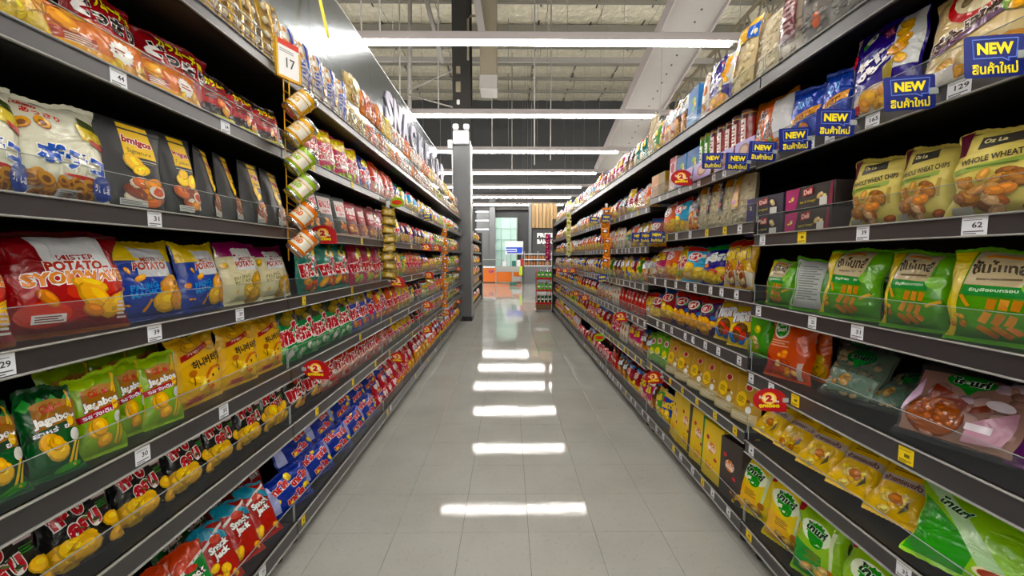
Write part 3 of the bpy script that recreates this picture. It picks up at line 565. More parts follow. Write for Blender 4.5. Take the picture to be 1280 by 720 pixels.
D('greyclear', 'grey_clear_dried_bag', 'clear bag of dark dried snacks', 'cracker bag', 'clear', .15, .34, .09, '#e8e8e8', [('r', -.6, .55, .1, .8, '#7a6a64'), ('e', .4, .3, .25, .08, '#b85a3a')], fill=('lump', ['#6a6460', '#8a8480', '#5a5450', '#9a948c'], 28), nvar=2)
D('maroonclear', 'maroon_label_clear_bag', 'clear bag with maroon label', 'cracker bag', 'clear', .13, .33, .08, '#e8e8e8', [('r', -.6, .3, .6, .92, '#5a2a30'), ('n', -.45, .4, .45, .8, '#a88a8a', 6), ('e', 0, .2, .35, .07, '#c8c0b4')], fill=('lump', ['#a89a8a', '#c8bca8', '#7a5a4a'], 20))
D('creamnut', 'cream_cereal_bag', 'clear bag of cream rice crackers', 'cracker bag', 'clear', .13, .33, .09, '#e8e8e8', [('p', [(-.95, .97), (-.5, .97), (-.75, .3), (-.95, .3)], '#d9a82a')], fill=('lump', ['#d8cbb0', '#cbbb98', '#e3d9c4'], 34), nvar=2)
D('yelblue', 'yellow_blue_cracker_bag', 'yellow bag with blue corner, cream crackers', 'cracker bag', 'clear', .2, .37, .09, '#e8e8e8', [('p', [(-.97, .98), (.97, .98), (.97, .75), (-.2, .7), (-.4, .35), (-.97, .4)], '#dca92a'), ('p', [(.1, .95), (.95, .95), (.95, .72), (.3, .74)], '#3a62b8'), ('e', -.5, .55, .25, .07, '#b0303a'), ('t', 'おせんべい', -.45, .55, .4, .05, '#f0e8e0')], fill=('lump', ['#d8c8a0', '#cbb890', '#e3d6b8'], 34))
# right bay, Japanese crackers
D('pota', 'cream_rice_cracker_bag', 'cream rice cracker bag with red ring', 'cracker bag', 'pillow', .26, .27, .09, '#cfb98a',
  [('e', 0, .8, .62, .25, '#b51f22'), ('e', 0, .82, .5, .2, '#d8cba8'), ('c', 0, .84, .4, 4, ['#6a5a4a', '#8a7a5a']), ('t', 'ぽたぽた', -.2, .5, 1.4, .16, '#3a2018', '#efe6da', 12, .06), ('t', '焼', .62, .72, .4, .14, '#3a2018', '#efe6da', 10, .06), ('p', [(-.6, .36), (.6, .5), (.6, .57), (-.6, .43)], '#6a4a6a'), ('c', .65, .45, .3, 3, ['#d9a24a', '#7a9a4a']), ('c', -.5, .2, .5, 3, ['#d99a3a', '#e0a84a']), ('c', .4, .2, .5, 3, ['#d08a2c', '#d99a3a']), ('r', -.75, .1, -.25, .22, '#dcd6d0'), ('p', [(-.97, .01), (.97, .01), (.97, .07), (-.97, .1)], '#6a2420')])
D('mochi', 'purple_cheese_cracker_bag', 'purple Japanese cracker bag, white lettering', 'cracker bag', 'pillow', .2, .275, .085, '#33297a',
  [('p', [(-.97, .99), (-.84, .99), (-.84, .05), (-.97, .05)], '#d8d4d8'), ('p', [(.35, .99), (.97, .99), (.97, .45), (.4, .45)], '#cfd2d4'), ('c', .62, .86, .25, 2, ['#e0a83a'], .7, .8), ('c', .66, .66, .25, 2, ['#d99a2c'], .7, .8), ('c', .6, .5, .2, 1, ['#e0a83a'], .7, .8), ('p', [(.2, .5), (.5, .56), (.48, .36), (.24, .32)], '#8a7a2c'), ('p', [(-.6, .84), (-.3, .92), (-.2, .86), (-.5, .78)], '#3f8a3a'), ('e', -.35, .88, .18, .05, '#d9e0d4'), ('e', -.82, .72, .16, .07, '#c0303a'), ('t', 'チーズ', .02, .6, .5, .24, '#ece8ee', None, -60, .07), ('t', 'もち', -.4, .55, .5, .22, '#ece8ee', None, -70, .07), ('t', 'わさび', .2, .84, .36, .1, '#d890a0', '#8a2a4a', -60, .04),
   ('e', .1, .2, .8, .16, '#d8c4b0'), ('c', .1, .22, .7, 6, ['#e0a53a', '#d9902a']), ('p', [(-.97, .02), (.97, .02), (.97, .09), (-.97, .09)], '#4a2a2c'), ('r', -.85, .12, -.45, .2, '#b8303a')])
D('bluejp', 'shiny_blue_cracker_bag', 'shiny blue cracker bag', 'cracker bag', 'pillow', .125, .22, .075, '#1c3a9c', [('t', 'のり', 0, .7, .7, .16, '#7ab0e0', None, 15, .03), ('p', [(-.8, .36), (.85, .5), (.85, .62), (-.8, .48)], '#c98a2c'), ('t', 'わさび', .05, .49, 1.2, .1, '#5a2a12', None, 8, .05), ('c', 0, .24, .65, 5, ['#d9a04a', '#c8824a', '#9a6a9a']), ('r', -.7, .06, .6, .12, '#b0c4e8')], mat='foil_film', nvar=2)
D('orangejp', 'orange_white_cracker_bag', 'orange and white Japanese cracker bag', 'cracker bag', 'pillow', .16, .25, .08, '#cf5a1c', [('p', [(.1, .92), (.97, .92), (.97, .25), (.35, .2), (.2, .5)], '#cfd0d2'), ('t', '黒ごま', -.5, .6, .5, .45, '#241a22', '#e8dcd0', -12, .05), ('t', 'せん', .05, .45, .45, .3, '#241a22', '#e8dcd0', -12, .05), ('c', .2, .25, .3, 3, ['#7aa040', '#4a7a2c']), ('c', .5, .14, .4, 4, ['#d99a3a', '#b8742c']), ('r', -.97, .9, .97, .99, '#b8741c')])
D('wheat', 'cream_wheat_chip_bag', 'cream wheat chip bag with dark label', 'chip bag', 'pillow', .17, .205, .085, '#d2c374',
  [('r', -.97, .72, -.72, .99, '#5a1e30'), ('p', [(-.5, .76), (.35, .8), (.35, .93), (-.5, .89)], '#35322c'), ('t', 'Oz La Lite', -.08, .85, .72, .055, '#d8d0a0', None, 3, .04), ('t', 'WHOLE WHEAT CHIPS', 0, .655, 1.5, .07, '#3a3422', None, 5, .03), ('p', [(-.9, .5), (.55, .56), (.55, .62), (-.9, .56)], '#8aa04a'), ('n', -.6, .535, .3, .58, '#5a702c', 1), ('l', .5, .3, .62, .5, .05, '#b8a05a'), ('l', .66, .3, .6, .52, .05, '#a8904a'), ('c', -.15, .3, .85, 18, ['#b8844a', '#a8703a', '#c89a5c', '#8a5a34'], .55, .26), ('c', .3, .16, .6, 6, ['#d9842c', '#b05a1c', '#e0b48a'], .6, .35), ('r', -.75, .04, -.35, .12, '#b8b4a8')], mat='matte_film', top='#a89c54', nvar=2)
D('boxviolet', 'black_violet_cracker_box', 'black and violet cracker box', 'cracker box', 'box', .2, .079, .1, '#2a2636', [('p', [(-.97, .03), (-.5, .03), (-.62, .97), (-.97, .97)], '#342a66'), ('c', -.72, .5, .14, 4, ['#b8b08a', '#cfc8a0'], .5, .5), ('p', [(-.25, .52), (.25, .58), (.25, .9), (-.25, .82)], '#a3222a'), ('t', 'Deli', 0, .7, .4, .22, '#e0c8c0', None, 4, .03), ('t', 'Original', .0, .3, .5, .14, '#b8b23a', None, 2, .02), ('c', .55, .45, .28, 3, ['#d9c494', '#c8ac74']), ('r', .4, .06, .75, .36, '#cfcfcb')], mat='card')
D('boxpink', 'black_pink_cracker_box', 'black and pink cracker box', 'cracker box', 'box', .235, .079, .1, '#2c2524', [('p', [(-.97, .03), (-.5, .03), (-.35, .97), (-.97, .97)], '#a81f6a'), ('c', -.7, .5, .13, 4, ['#d8b84a', '#e0cf8a'], .5, .5), ('p', [(-.2, .54), (.2, .6), (.2, .92), (-.2, .84)], '#a8222a'), ('t', 'Deli', 0, .72, .32, .22, '#e0c8c0', None, 4, .03), ('t', 'Salt & Vinegar', .02, .3, .65, .14, '#b8a83a', None, 2, .02), ('c', .6, .5, .22, 3, ['#d9c494', '#c8ac74']), ('r', .5, .06, .78, .4, '#cfcfcb'), ('p', [(.8, .03), (.97, .03), (.97, .97), (.9, .97)], '#7a1f3a')], mat='card')
D('sun', 'green_grain_snack_bag', 'green grain snack bag, beige label', 'chip bag', 'pillow', .165, .215, .09, '#4f8f2a',
  [('p', [(-.97, .04), (-.8, .04), (-.55, .97), (-.97, .97)], '#d8c21c'), ('p', [(-.5, .96), (.55, .96), (.4, .6), (-.62, .62)], '#b8aa88'), ('p', [(.55, .97), (.97, .97), (.97, .3), (.5, .55)], '#67ab2c'), ('e', -.02, .9, .32, .03, '#c8742a'), ('e', -.02, .885, .3, .02, '#b8aa88'), ('t', 'ซันไบทส์', -.05, .8, .95, .15, '#3a2f22', None, 0, .04), ('n', -.4, .66, .35, .7, '#6a5a40', 1), ('p', [(-.62, .5), (.45, .49), (.4, .6), (-.6, .61)], '#2c7f3a'), ('t', 'ธัญพืชอบกรอบ', -.08, .56, .8, .045, '#cfe6cf', None, 0, .02),
   ('e', .6, .6, .25, .08, '#7ab83c'), ('l', -.1, .36, -.06, .47, .075, '#b87f42'), ('l', .1, .36, .14, .47, .075, '#c99250'), ('l', .3, .36, .34, .47, .075, '#b87f42'), ('l', -.25, .22, -.12, .33, .075, '#c99250'), ('l', -.03, .21, .1, .32, .075, '#b07a3e'), ('l', .18, .2, .3, .31, .075, '#c08a48'), ('l', -.3, .18, 0, .08, .075, '#b87f42'), ('l', -.05, .19, .25, .09, .075, '#a87238'), ('l', .2, .2, .4, .13, .07, '#a8662c'), ('c', -.7, .22, .26, 7, ['#c8962c', '#a8742a'], .8, .3), ('l', -.6, .5, -.45, .38, .04, '#c88a2c'), ('l', .5, .3, .8, .38, .05, '#c8a02c')], top='#5fa02c', nvar=2)
D('sunback', 'green_white_back_bag', 'green snack bag turned to its white back', 'chip bag', 'pillow', .15, .19, .075, '#4f8f2a', [('r', -.85, .06, .55, .95, '#b4b8b8'), ('n', -.6, .2, .4, .85, '#7a807c', 14), ('r', -.75, .1, -.68, .9, '#5f9a3c')])
D('cookieclear', 'clear_pork_floss_cookie_bag', 'large clear bag, brown round cookie, green logo', 'cookie bag', 'clear', .2, .215, .07, '#e8e8e8',
  [('e', .0, .8, .42, .1, '#1c7a24'), ('p', [(-.25, .76), (.25, .78), (.05, .62)], '#1c7a24'), ('t', 'โกแก่', 0, .8, .62, .1, '#0e2a12', '#dfe6df', 0, .05), ('p', [(-.55, .7), (-.2, .62), (.2, .5), (.55, .6), (.55, .5), (.1, .42), (-.6, .5)], '#6a2a1c'), ('e', -.36, .3, .5, .24, '#6a3418'), ('e', -.36, .3, .46, .22, '#8a4a28'), ('c', -.36, .3, .5, 22, ['#9a5430', '#7a3c20', '#a8623a'], 1, .12), ('p', [(-.95, .5), (-.75, .75), (-.7, .5), (-.9, .25)], '#b89ab8'), ('p', [(.25, .3), (.9, .55), (.8, .12), (.2, .08)], '#b48a9c'), ('e', .62, .56, .22, .06, '#cfc4cc'), ('r', .2, .22, .6, .3, '#d8cfd8')], fill=('lump', ['#9a7468', '#b89a94', '#b8a0b0', '#8a6258'], 14))
D('greenclear', 'clear_dark_green_bag', 'clear snack bag with dark green logo', 'cookie bag', 'clear', .17, .21, .07, '#e8e8e8', [('e', 0, .72, .5, .13, '#1c5a2c'), ('p', [(-.25, .66), (.3, .68), (.02, .5)], '#1f7a30'), ('t', 'โกแก่', 0, .72, .7, .1, '#0c2212', '#7aa088', 0, .04), ('p', [(-.9, .1), (.9, .1), (.9, .4), (-.9, .45)], '#5a7264'), ('c', -.3, .28, .4, 4, ['#a88a5a', '#8a6a3a'])], fill=('lump', ['#4a5a4a', '#6a6a50', '#8a7a5a'], 20), nvar=2)
D('purplebag', 'purple_snack_bag', 'purple snack bag with white label', 'chip bag', 'pillow', .16, .2, .07, '#5a1560', [('r', -.5, .15, .6, .45, '#8f8a8f'), ('e', .1, .7, .5, .1, '#7a2a80')])
D('orangefruit', 'orange_vegetable_crisp_bag', 'orange vegetable crisp bag, green white logo', 'chip bag', 'pillow', .16, .24, .09, '#c2471a', [('e', -.4, .78, .38, .15, '#d9dfd0', 20), ('e', -.4, .78, .3, .12, '#2f8a2c', 20), ('t', 'โกแก่', -.4, .78, .45, .07, '#e9efe4', None, 10, .04), ('n', -.75, .5, .1, .62, '#e0a88a', 3), ('c', -.2, .4, .3, 3, ['#e8902a', '#d9701c'], .9), ('c', -.4, .25, .3, 3, ['#e0c08a', '#c8642a']), ('c', .2, .2, .5, 7, ['#d9842c', '#b8481c', '#e0b070', '#a83a1c']), ('p', [(.6, .3), (.8, .32), (.75, .04), (.55, .03)], '#b8a49a'), ('p', [(-.97, .4), (-.4, .25), (-.6, .05), (-.97, .05)], '#9a1f1a')])
D('greenfruit', 'green_fruit_crisp_bag', 'green fruit crisp bag with lemon', 'chip bag', 'pillow', .13, .24, .08, '#3f8f1f', [('e', -.3, .8, .45, .12, '#d9e6d0', 10), ('e', -.3, .8, .36, .1, '#2a7a26', 10), ('c', .1, .45, .3, 1, ['#d9cf2a'], 1, .9), ('c', -.2, .22, .6, 5, ['#c8b48a', '#a88a5a', '#d9c8a0']), ('p', [(-.97, .4), (-.3, .3), (.2, .04), (-.97, .04)], '#7a9a2c')])
D('banana', 'yellow_banana_crisp_bag', 'yellow banana crisp bag, brown band', 'chip bag', 'pillow', .17, .22, .065, '#e3b80f', [('r', -.97, .46, .97, .58, '#b8aa9a'), ('t', 'กล้วยกรอบแก้ว', 0, .52, 1.5, .08, '#5a2a34', None, 0, .04), ('n', -.5, .64, .5, .84, '#8a6a1c', 5), ('e', .55, .84, .35, .1, '#2c8a2c'), ('c', -.1, .24, .8, 12, ['#e8c01c', '#d9a812', '#e8cf7a', '#b8743c'], .6, .28), ('p', [(.3, .1), (.6, .2), (.5, .3)], '#4a4a30')], nvar=2)
D('limegreen', 'lime_green_crisp_bag', 'lime green crisp bag, dark green side', 'chip bag', 'pillow', .2, .26, .08, '#7fb51a', [('p', [(-.97, .7), (-.1, .3), (-.2, .04), (-.97, .04)], '#2f8a28'), ('p', [(-.97, .85), (-.7, .85), (.3, .2), (.0, .15)], '#a8c89a'), ('t', 'โกแก่', -.5, .66, .5, .09, '#123a16', '#cfe0c8', -30, .05), ('e', .3, .14, .4, .07, '#d9cfa8'), ('e', .3, .14, .34, .055, '#8a3a2a'), ('p', [(-.97, .99), (-.4, .99), (.6, .6), (.3, .7)], '#a8d81c')])
def splotch(key, name, desc, base, lowc):
    D(key, name, desc, 'chip bag', 'pillow', .15, .25, .075, base, [('e', -.12, .68, .5, .2, '#dfe8cf', 70), ('s', -.12, .7, .42, '#2a8a2a'), ('e', -.1, .62, .32, .14, '#2a8a2a', 20), ('t', 'โกแก่', -.1, .72, .85, .12, '#123016', '#cfe6cc', -18, .05), ('p', [(-.9, .5), (.2, .4), (.3, .05), (-.9, .05)], lowc), ('n', -.4, .3, .2, .42, '#7a6a1c', 4), ('p', [(-.95, .99), (-.65, .99), (-.75, .88), (-.95, .86)], '#9a1f2a'), ('e', .5, .24, .16, .06, '#a86a3a'), ('c', 0, .15, .6, 6, ['#8a6a3a', '#b89a5a', '#c8b07a', '#7a8a5a']), ('p', [(.5, .8), (.66, .8), (.6, .3), (.5, .3)], '#c8d4a8')], nvar=2)
splotch('splyel', 'yellow_green_logo_bag', 'yellow crisp bag with green splash logo', '#d9c014', '#dfa81a')
splotch('splime', 'lime_green_logo_bag', 'lime crisp bag with green splash logo', '#86b81c', '#1f8a2a')
# right second bay
D('jarred', 'red_wafer_jar', 'tall jar with dark red label', 'snack jar', 'can', .075, .235, .075, '#b98f4a', [('r', -.97, .3, .97, .86, '#7a1a1c'), ('r', -.4, .45, .3, .85, '#e0d4cc'), ('n', -.3, .48, .2, .8, '#8a2a2c', 5), ('r', -.97, .86, .97, .93, '#4a1614')], mat='film', lid='#3a1612')
D('jargreen', 'green_wafer_jar', 'tall jar with green label', 'snack jar', 'can', .07, .235, .07, '#4a7a2c', [('r', -.97, .2, .97, .9, '#3f7a2c'), ('r', -.4, .45, .3, .8, '#dfe6d8'), ('n', -.3, .48, .2, .75, '#3a6a2c', 4)], mat='film', lid='#8a8a3a')
D('bluebox', 'blue_biscuit_box', 'blue biscuit box with yellow picture', 'snack box', 'box', .13, .2, .06, '#2a6aa8', [('c', 0, .6, .7, 4, ['#c8b43a', '#5aa04a']), ('r', -.9, .8, .9, .95, '#1f5a98'), ('r', -.8, .08, .8, .25, '#8ab0d8')], mat='card')
D('tanbox', 'tan_biscuit_box', 'tan biscuit box with olive side', 'snack box', 'box', .16, .17, .09, '#8a6a1c', [('r', -.97, .03, .1, .97, '#c8966a'), ('c', -.4, .5, .4, 4, ['#d9a27a', '#a85a4a', '#e0c0a8'])], mat='card')
D('pinkpack', 'pink_white_snack_box', 'pink and white snack box', 'snack box', 'box', .1, .22, .06, '#d8b8bc', [('e', 0, .7, .6, .14, '#a84a5a'), ('c', 0, .35, .6, 4, ['#b8744a', '#d9a890']), ('r', -.9, .85, .9, .97, '#c0606e')], mat='card')
def longbag(key, name, desc, lab, top):
    D(key, name, desc, 'cracker bag', 'clear', .135, .27, .09, '#e8e8e8', [('p', [(-.75, .32), (.05, .3), (.05, .97), (-.75, .97)], lab), ('p', [(.05, .72), (.85, .72), (.85, .97), (.05, .97)], top), ('t', 'PURE', -.35, .66, .5, .1, '#e0c8b8', None, -75, .03), ('e', -.35, .42, .25, .05, '#c06a6a')], fill=('lump', ['#e6dcc2', '#d6c9a6', '#efe8d6', '#c8b898'], 40), nvar=2)
longbag('ricedark', 'dark_label_rice_cracker_bag', 'clear rice cracker bag with dark label', '#211b33', '#b8762a')
longbag('riceyel', 'yellow_label_rice_cracker_bag', 'clear rice cracker bag with yellow label', '#dba31a', '#c8b894')
LOGOS = ['ทอท', 'โก๋', 'ปาปริ', 'คอน', 'ซอลท์', 'ยำยำ', 'แจ็ค']
def lay(key, name, desc, base, b2, pc, W=.16, H=.21, logo=True):
    "snack bag with top band, logo, big picture and coloured bursts"
    r = random.Random(sum(map(ord, key))); hot = ['#e3c21c', '#d9e0e4', '#c8302a', '#e8842a', '#2f8a3a', '#e6d8c8', '#3a6ab8']
    els = [('p', [(-.97, .04), (.97, .04), (.97, r.uniform(.3, .45)), (-.97, r.uniform(.35, .5))], b2), ('p', [(-.97, .99), (.97, .99), (.97, r.uniform(.86, .92)), (-.97, r.uniform(.8, .9))], hot[r.randrange(7)])]
    for k in range(2): els.append(('s', r.uniform(-.7, .7), r.uniform(.4, .85), r.uniform(.14, .24), hot[r.randrange(7)]))
    els += [('c', -.1, .26, .85, 5, pc, .75, .5), ('c', .5, .22, .5, 3, pc, .75, .5)]
    if logo: els += [('e', .0, .7, .55, .13, '#e3dcd4', 8), ('e', .0, .7, .45, .1, '#b8303a', 8), ('t', 'เลย์', 0, .7, .6, .13, '#f0e4dc', None, 8, .05)]
    else: els += [('t', LOGOS[r.randrange(7)], 0, .66, 1.5, .24, hot[r.randrange(2)], '#7a1a1a' if r.random() < .5 else '#1c2a5a', r.uniform(4, 14), .09)]
    D(key, name, desc, 'chip bag', 'pillow', W, H, .085, base, els, nvar=2)
lay('laysky', 'sky_blue_chip_bag', 'sky blue crisp bag with yellow crisps', '#3aa0cc', '#d8b87a', ['#e8c85a', '#e0b23c'])
lay('layviolet', 'violet_corn_snack_bag', 'violet blue snack bag with yellow rings', '#2a2a80', '#4a3a90', ['#e0c43a', '#d9b02c', '#c8402a'], logo=False)
lay('layred', 'red_yellow_chip_bag', 'red crisp bag with yellow crisps', '#8f1420', '#d9a81c', ['#e8c02a', '#e0ac1e'])
lay('laypurple', 'purple_chip_bag', 'dark purple crisp bag with golden crisps', '#331548', '#3a1a50', ['#d99a2a', '#e0ac3c'])
lay('layyellow', 'bright_yellow_chip_bag', 'bright yellow crisp bag with blue bird print', '#d9b814', '#e0c41c', ['#2a6ab8', '#5a3a1a', '#c83a2a'], logo=False)
lay('laygold', 'gold_white_chip_bag', 'gold and white snack bag', '#c89a1c', '#d8cfc0', ['#a8642a', '#d9c090', '#8a3a24'], .17, .22, logo=False)
lay('layorange', 'orange_chip_bag', 'orange crisp bag with golden crisps', '#d95a1a', '#e0a03a', ['#e8b83a', '#e0922a'])
lay('laygreen', 'leaf_green_chip_bag', 'leaf green crisp bag with pale crisps', '#3f8f2c', '#8ab84a', ['#e0d08a', '#d9b84a'], logo=False)
lay('laybrown', 'brown_chip_bag', 'brown snack bag with nut picture', '#5a341c', '#8a5a2c', ['#d9a25a', '#b8743a'], logo=False)
lay('laywhite', 'white_red_snack_bag', 'white and red snack bag', '#d0c4bc', '#b8342c', ['#d98a4a', '#e0b88a'], logo=False)
lay('laypink', 'pink_snack_bag', 'pink snack bag with pale picture', '#b8486a', '#d9a0a8', ['#e0c8a0', '#d98a7a'], logo=False)
lay('layblue', 'deep_blue_chip_bag', 'deep blue crisp bag with yellow crisps', '#1f3f98', '#c8a42c', ['#e8c43a', '#d9a82c'], logo=False)
lay('layteal', 'teal_white_snack_bag', 'teal and white snack bag', '#1f7a70', '#cfd8cc', ['#d9c89a', '#8ab070'], logo=False)
D('kraft', 'kraft_nut_pouch', 'kraft paper nut pouch with yellow oval', 'nut pouch', 'pouch', .115, .225, .07, '#b08f48', [('r', -.97, .9, .97, .99, '#8a6a2c'), ('s', .1, .72, .3, '#d9cfc0'), ('e', .1, .72, .2, .06, '#a8303a'), ('e', -.25, .46, .4, .15, '#dcb81a'), ('n', -.5, .4, 0, .52, '#6a5414', 4), ('c', .4, .42, .3, 4, ['#e0d8cc', '#7a4a2c']), ('e', .45, .3, .2, .07, '#dfe0dc'), ('p', [(-.95, .02), (.95, .02), (.95, .24), (-.95, .2)], '#c9b890'), ('n', -.7, .06, .7, .18, '#e6ddc8', 3)], mat='matte_film', nvar=2)
D('greenpouch', 'green_nut_pouch', 'leaf green snack pouch', 'nut pouch', 'pouch', .11, .22, .06, '#5a9a1e', [('e', -.1, .72, .4, .1, '#d8d0c8'), ('e', -.1, .72, .28, .07, '#a86a5a'), ('e', -.1, .4, .45, .12, '#d0c83a'), ('c', .2, .3, .4, 4, ['#4a6a2c', '#e0d8a0']), ('r', -.95, .9, .95, .98, '#2f6a1c')], mat='film', nvar=2)
BX = [('s', -.05, .57, .44, '#efe4dc'), ('e', -.05, .57, .34, .1, '#d0742a'), ('t', 'โฮมโฮม', -.05, .57, .66, .12, '#f2e6d8', '#b8402a', -12, .05), ('e', -.5, .72, .15, .04, '#b8303a'), ('e', .4, .4, .17, .03, '#b8303a', -10), ('c', 0, .22, .55, 4, ['#d9912c', '#e3a83c'])]
D('ybox', 'yellow_cookie_box', 'yellow cookie box with orange biscuits', 'cookie box', 'box', .14, .29, .06, '#dcbc10', BX, mat='card')
D('yboxgreen', 'yellow_green_cookie_box', 'yellow cookie box with green edge', 'cookie box', 'box', .14, .29, .06, '#dcbc10', BX + [('p', [(.55, .03), (.97, .03), (.97, .97), (.4, .97)], '#1f7a36')], mat='card')
D('yboxbrown', 'yellow_brown_cookie_box', 'yellow cookie box with dark edge', 'cookie box', 'box', .14, .29, .06, '#dcbc10', BX + [('p', [(.6, .03), (.97, .03), (.97, .97), (.4, .97)], '#3a2f2c'), ('c', 0, .2, .3, 2, ['#3a2a22'], .5)], mat='card')
D('brownbox', 'dark_brown_cookie_box', 'dark brown cookie box', 'cookie box', 'box', .13, .28, .06, '#3a322f', BX[:5] + [('c', .2, .15, .35, 3, ['#c8782a', '#5a3018'])], mat='card')
D('redlong', 'red_foil_long_pack', 'red foil long snack pack', 'snack pack', 'pillow', .085, .2, .045, '#a81c20', [('r', -.97, .3, .97, .7, '#b82a28'), ('e', 0, .6, .6, .08, '#e0cfc0'), ('c', 0, .3, .5, 3, ['#d98a3a'])], mat='foil_film')
D('whitelong', 'white_wafer_pack', 'white and tan snack pack', 'snack pack', 'pillow', .09, .2, .05, '#cfc6b8', [('e', 0, .65, .6, .1, '#a85a3a'), ('c', 0, .3, .6, 4, ['#c8985a', '#b8743a'])])
D('pinkbundle', 'pink_twin_pack', 'pink and white twin snack pack', 'snack pack', 'pillow', .15, .14, .06, '#b83a44', [('e', -.4, .6, .35, .2, '#e6d8d8'), ('e', .4, .6, .35, .2, '#e0ccd0'), ('c', 0, .25, .5, 4, ['#d98a5a', '#e0b8a0'])], mat='foil_film', nvar=2)
D('amberbag', 'amber_snack_bag', 'amber snack bag', 'chip bag', 'pillow', .13, .17, .06, '#c8821c', [('e', 0, .65, .6, .14, '#e0c86a'), ('c', 0, .3, .6, 4, ['#8a4a1c', '#e0a84a'])], nvar=2)
D('goldpack', 'gold_brown_hanging_pack', 'gold brown snack pack hanging on clip strip', 'snack pack', 'pillow', .1, .075, .035, '#6a5624', [('r', -.9, .25, .9, .75, '#b89a4a'), ('r', -.5, .35, .5, .65, '#e0cf9a'), ('r', -.97, .0, .97, .12, '#2c2410')], mat='foil_film', nvar=2)
D('orangepack', 'orange_hanging_pack', 'orange snack pack hanging on clip strip', 'snack pack', 'pillow', .1, .12, .035, '#d0741c', [('r', -.6, .5, .6, .8, '#3a2a1c'), ('e', 0, .65, .45, .1, '#efe0d0'), ('c', 0, .25, .5, 3, ['#e8b45a'])], nvar=2)
D('palepack', 'pale_yellow_hanging_pack', 'pale yellow snack pack hanging on clip strip', 'snack pack', 'pillow', .11, .13, .035, '#c8c48a', [('e', 0, .6, .6, .2, '#8a8a3a'), ('c', 0, .3, .5, 3, ['#e0d8b0', '#b8943a'])], nvar=2)
def minican(key, name, desc, col):
    D(key, name, desc, 'snack can', 'can', .066, .085, .066, col, [('r', -.97, .2, .97, .75, '#d8d2c4'), ('t', 'ทีมโอ', 0, .48, .9, .3, col, None, 0, .05), ('r', -.97, .78, .97, .92, col)], mat='film')
minican('canyellow', 'yellow_snack_can', 'yellow mini snack can', '#d09a14'); minican('cangreen', 'green_snack_can', 'lime green mini snack can', '#8aae24'); minican('canorange', 'orange_snack_can', 'orange mini snack can', '#d06a1a')
D('drinkcan', 'green_drink_can', 'green drink can', 'drink can', 'can', .066, .13, .066, '#3a9a2c', [('r', -.97, .15, .97, .85, '#49a835'), ('e', 0, .5, .4, .12, '#d8e0b8')], mat='film')
D('darkcan', 'dark_green_bottle_can', 'dark green drink can', 'drink can', 'can', .066, .14, .066, '#123a22', [('e', 0, .5, .4, .12, '#c8d0c0')], mat='film')
D('purpleblock', 'purple_gold_pack', 'purple and gold snack pack', 'snack pack', 'pillow', .12, .15, .06, '#8a1260', [('c', 0, .4, .7, 4, ['#d9952a', '#b8302a']), ('e', 0, .75, .5, .1, '#b82a80')], nvar=2)
# ================================================================ the setting
tx0, ty0, TS = -.519 - 2 * .305, 1.799 - 4 * .305, .305; NXT, NYT = 8, 15
tx1, ty1 = tx0 + NXT * TS, ty0 + NYT * TS
fa = Acc(); B_ = (-16, -9, 17, 24)
for x0, y0, x1, y1 in ((B_[0], B_[1], B_[2], ty0), (B_[0], ty1, B_[2], B_[3]), (B_[0], ty0, tx0, ty1), (tx1, ty0, B_[2], ty1)):
    fa.add([(x0, y0, 0), (x1, y0, 0), (x1, y1, 0), (x0, y1, 0)], [(0, 1, 2, 3)], 'floor_far')
fa.add([(tx0, ty0, -.004), (tx1, ty0, -.004), (tx1, ty1, -.004), (tx0, ty1, -.004)], [(0, 1, 2, 3)], 'dark_paint')
floor = fa.obj('floor', kind='structure', label='pale grey glossy vinyl tile floor of the aisle')
tl = Acc(); g = .0007; h = TS / 2 - g
tl.add([(-h, -h, -.004), (h, -h, -.004), (h, h, -.004), (-h, h, -.004), (-h, -h, -.0004), (h, -h, -.0004), (h, h, -.0004), (-h, h, -.0004), (-h + .001, -h + .001, 0), (h - .001, -h + .001, 0), (h - .001, h - .001, 0), (-h + .001, h - .001, 0)],
       [(0, 1, 5, 4), (1, 2, 6, 5), (2, 3, 7, 6), (3, 0, 4, 7), (4, 5, 9, 8), (5, 6, 10, 9), (6, 7, 11, 10), (7, 4, 8, 11), (8, 9, 10, 11)], 'floor_tile')
tlm = tl.mesh('floor_tile')
for j in range(NYT):
    for i in range(NXT): 
        o = link('floor_tile', tlm, floor, loc=(tx0 + (i + .5) * TS, ty0 + (j + .5) * TS, 0)); o.rotation_euler = (R(rnd.uniform(-.03, .03)), R(rnd.uniform(-.03, .03)), 0)
# walls and roof
ZR = 10.0
Acc().box((-16, 23.5, 0), (17, 23.7, ZR), 'wall_dark').obj('wall_back', kind='structure')
Acc().box((-16.2, -9, 0), (-16, 24, ZR), 'wall_light').obj('wall_left', kind='structure')
Acc().box((17, -9, 0), (17.2, 24, ZR), 'wall_light').obj('wall_right', kind='structure')
Acc().box((-16, -9.2, 0), (17, -9, ZR), 'wall_light').obj('wall_front', kind='structure')
ceil = Acc().box((-16, -9, ZR), (17, 24, ZR + .1), 'roof').obj('ceiling', kind='structure', label='high warehouse roof lined with crinkled silver insulation')
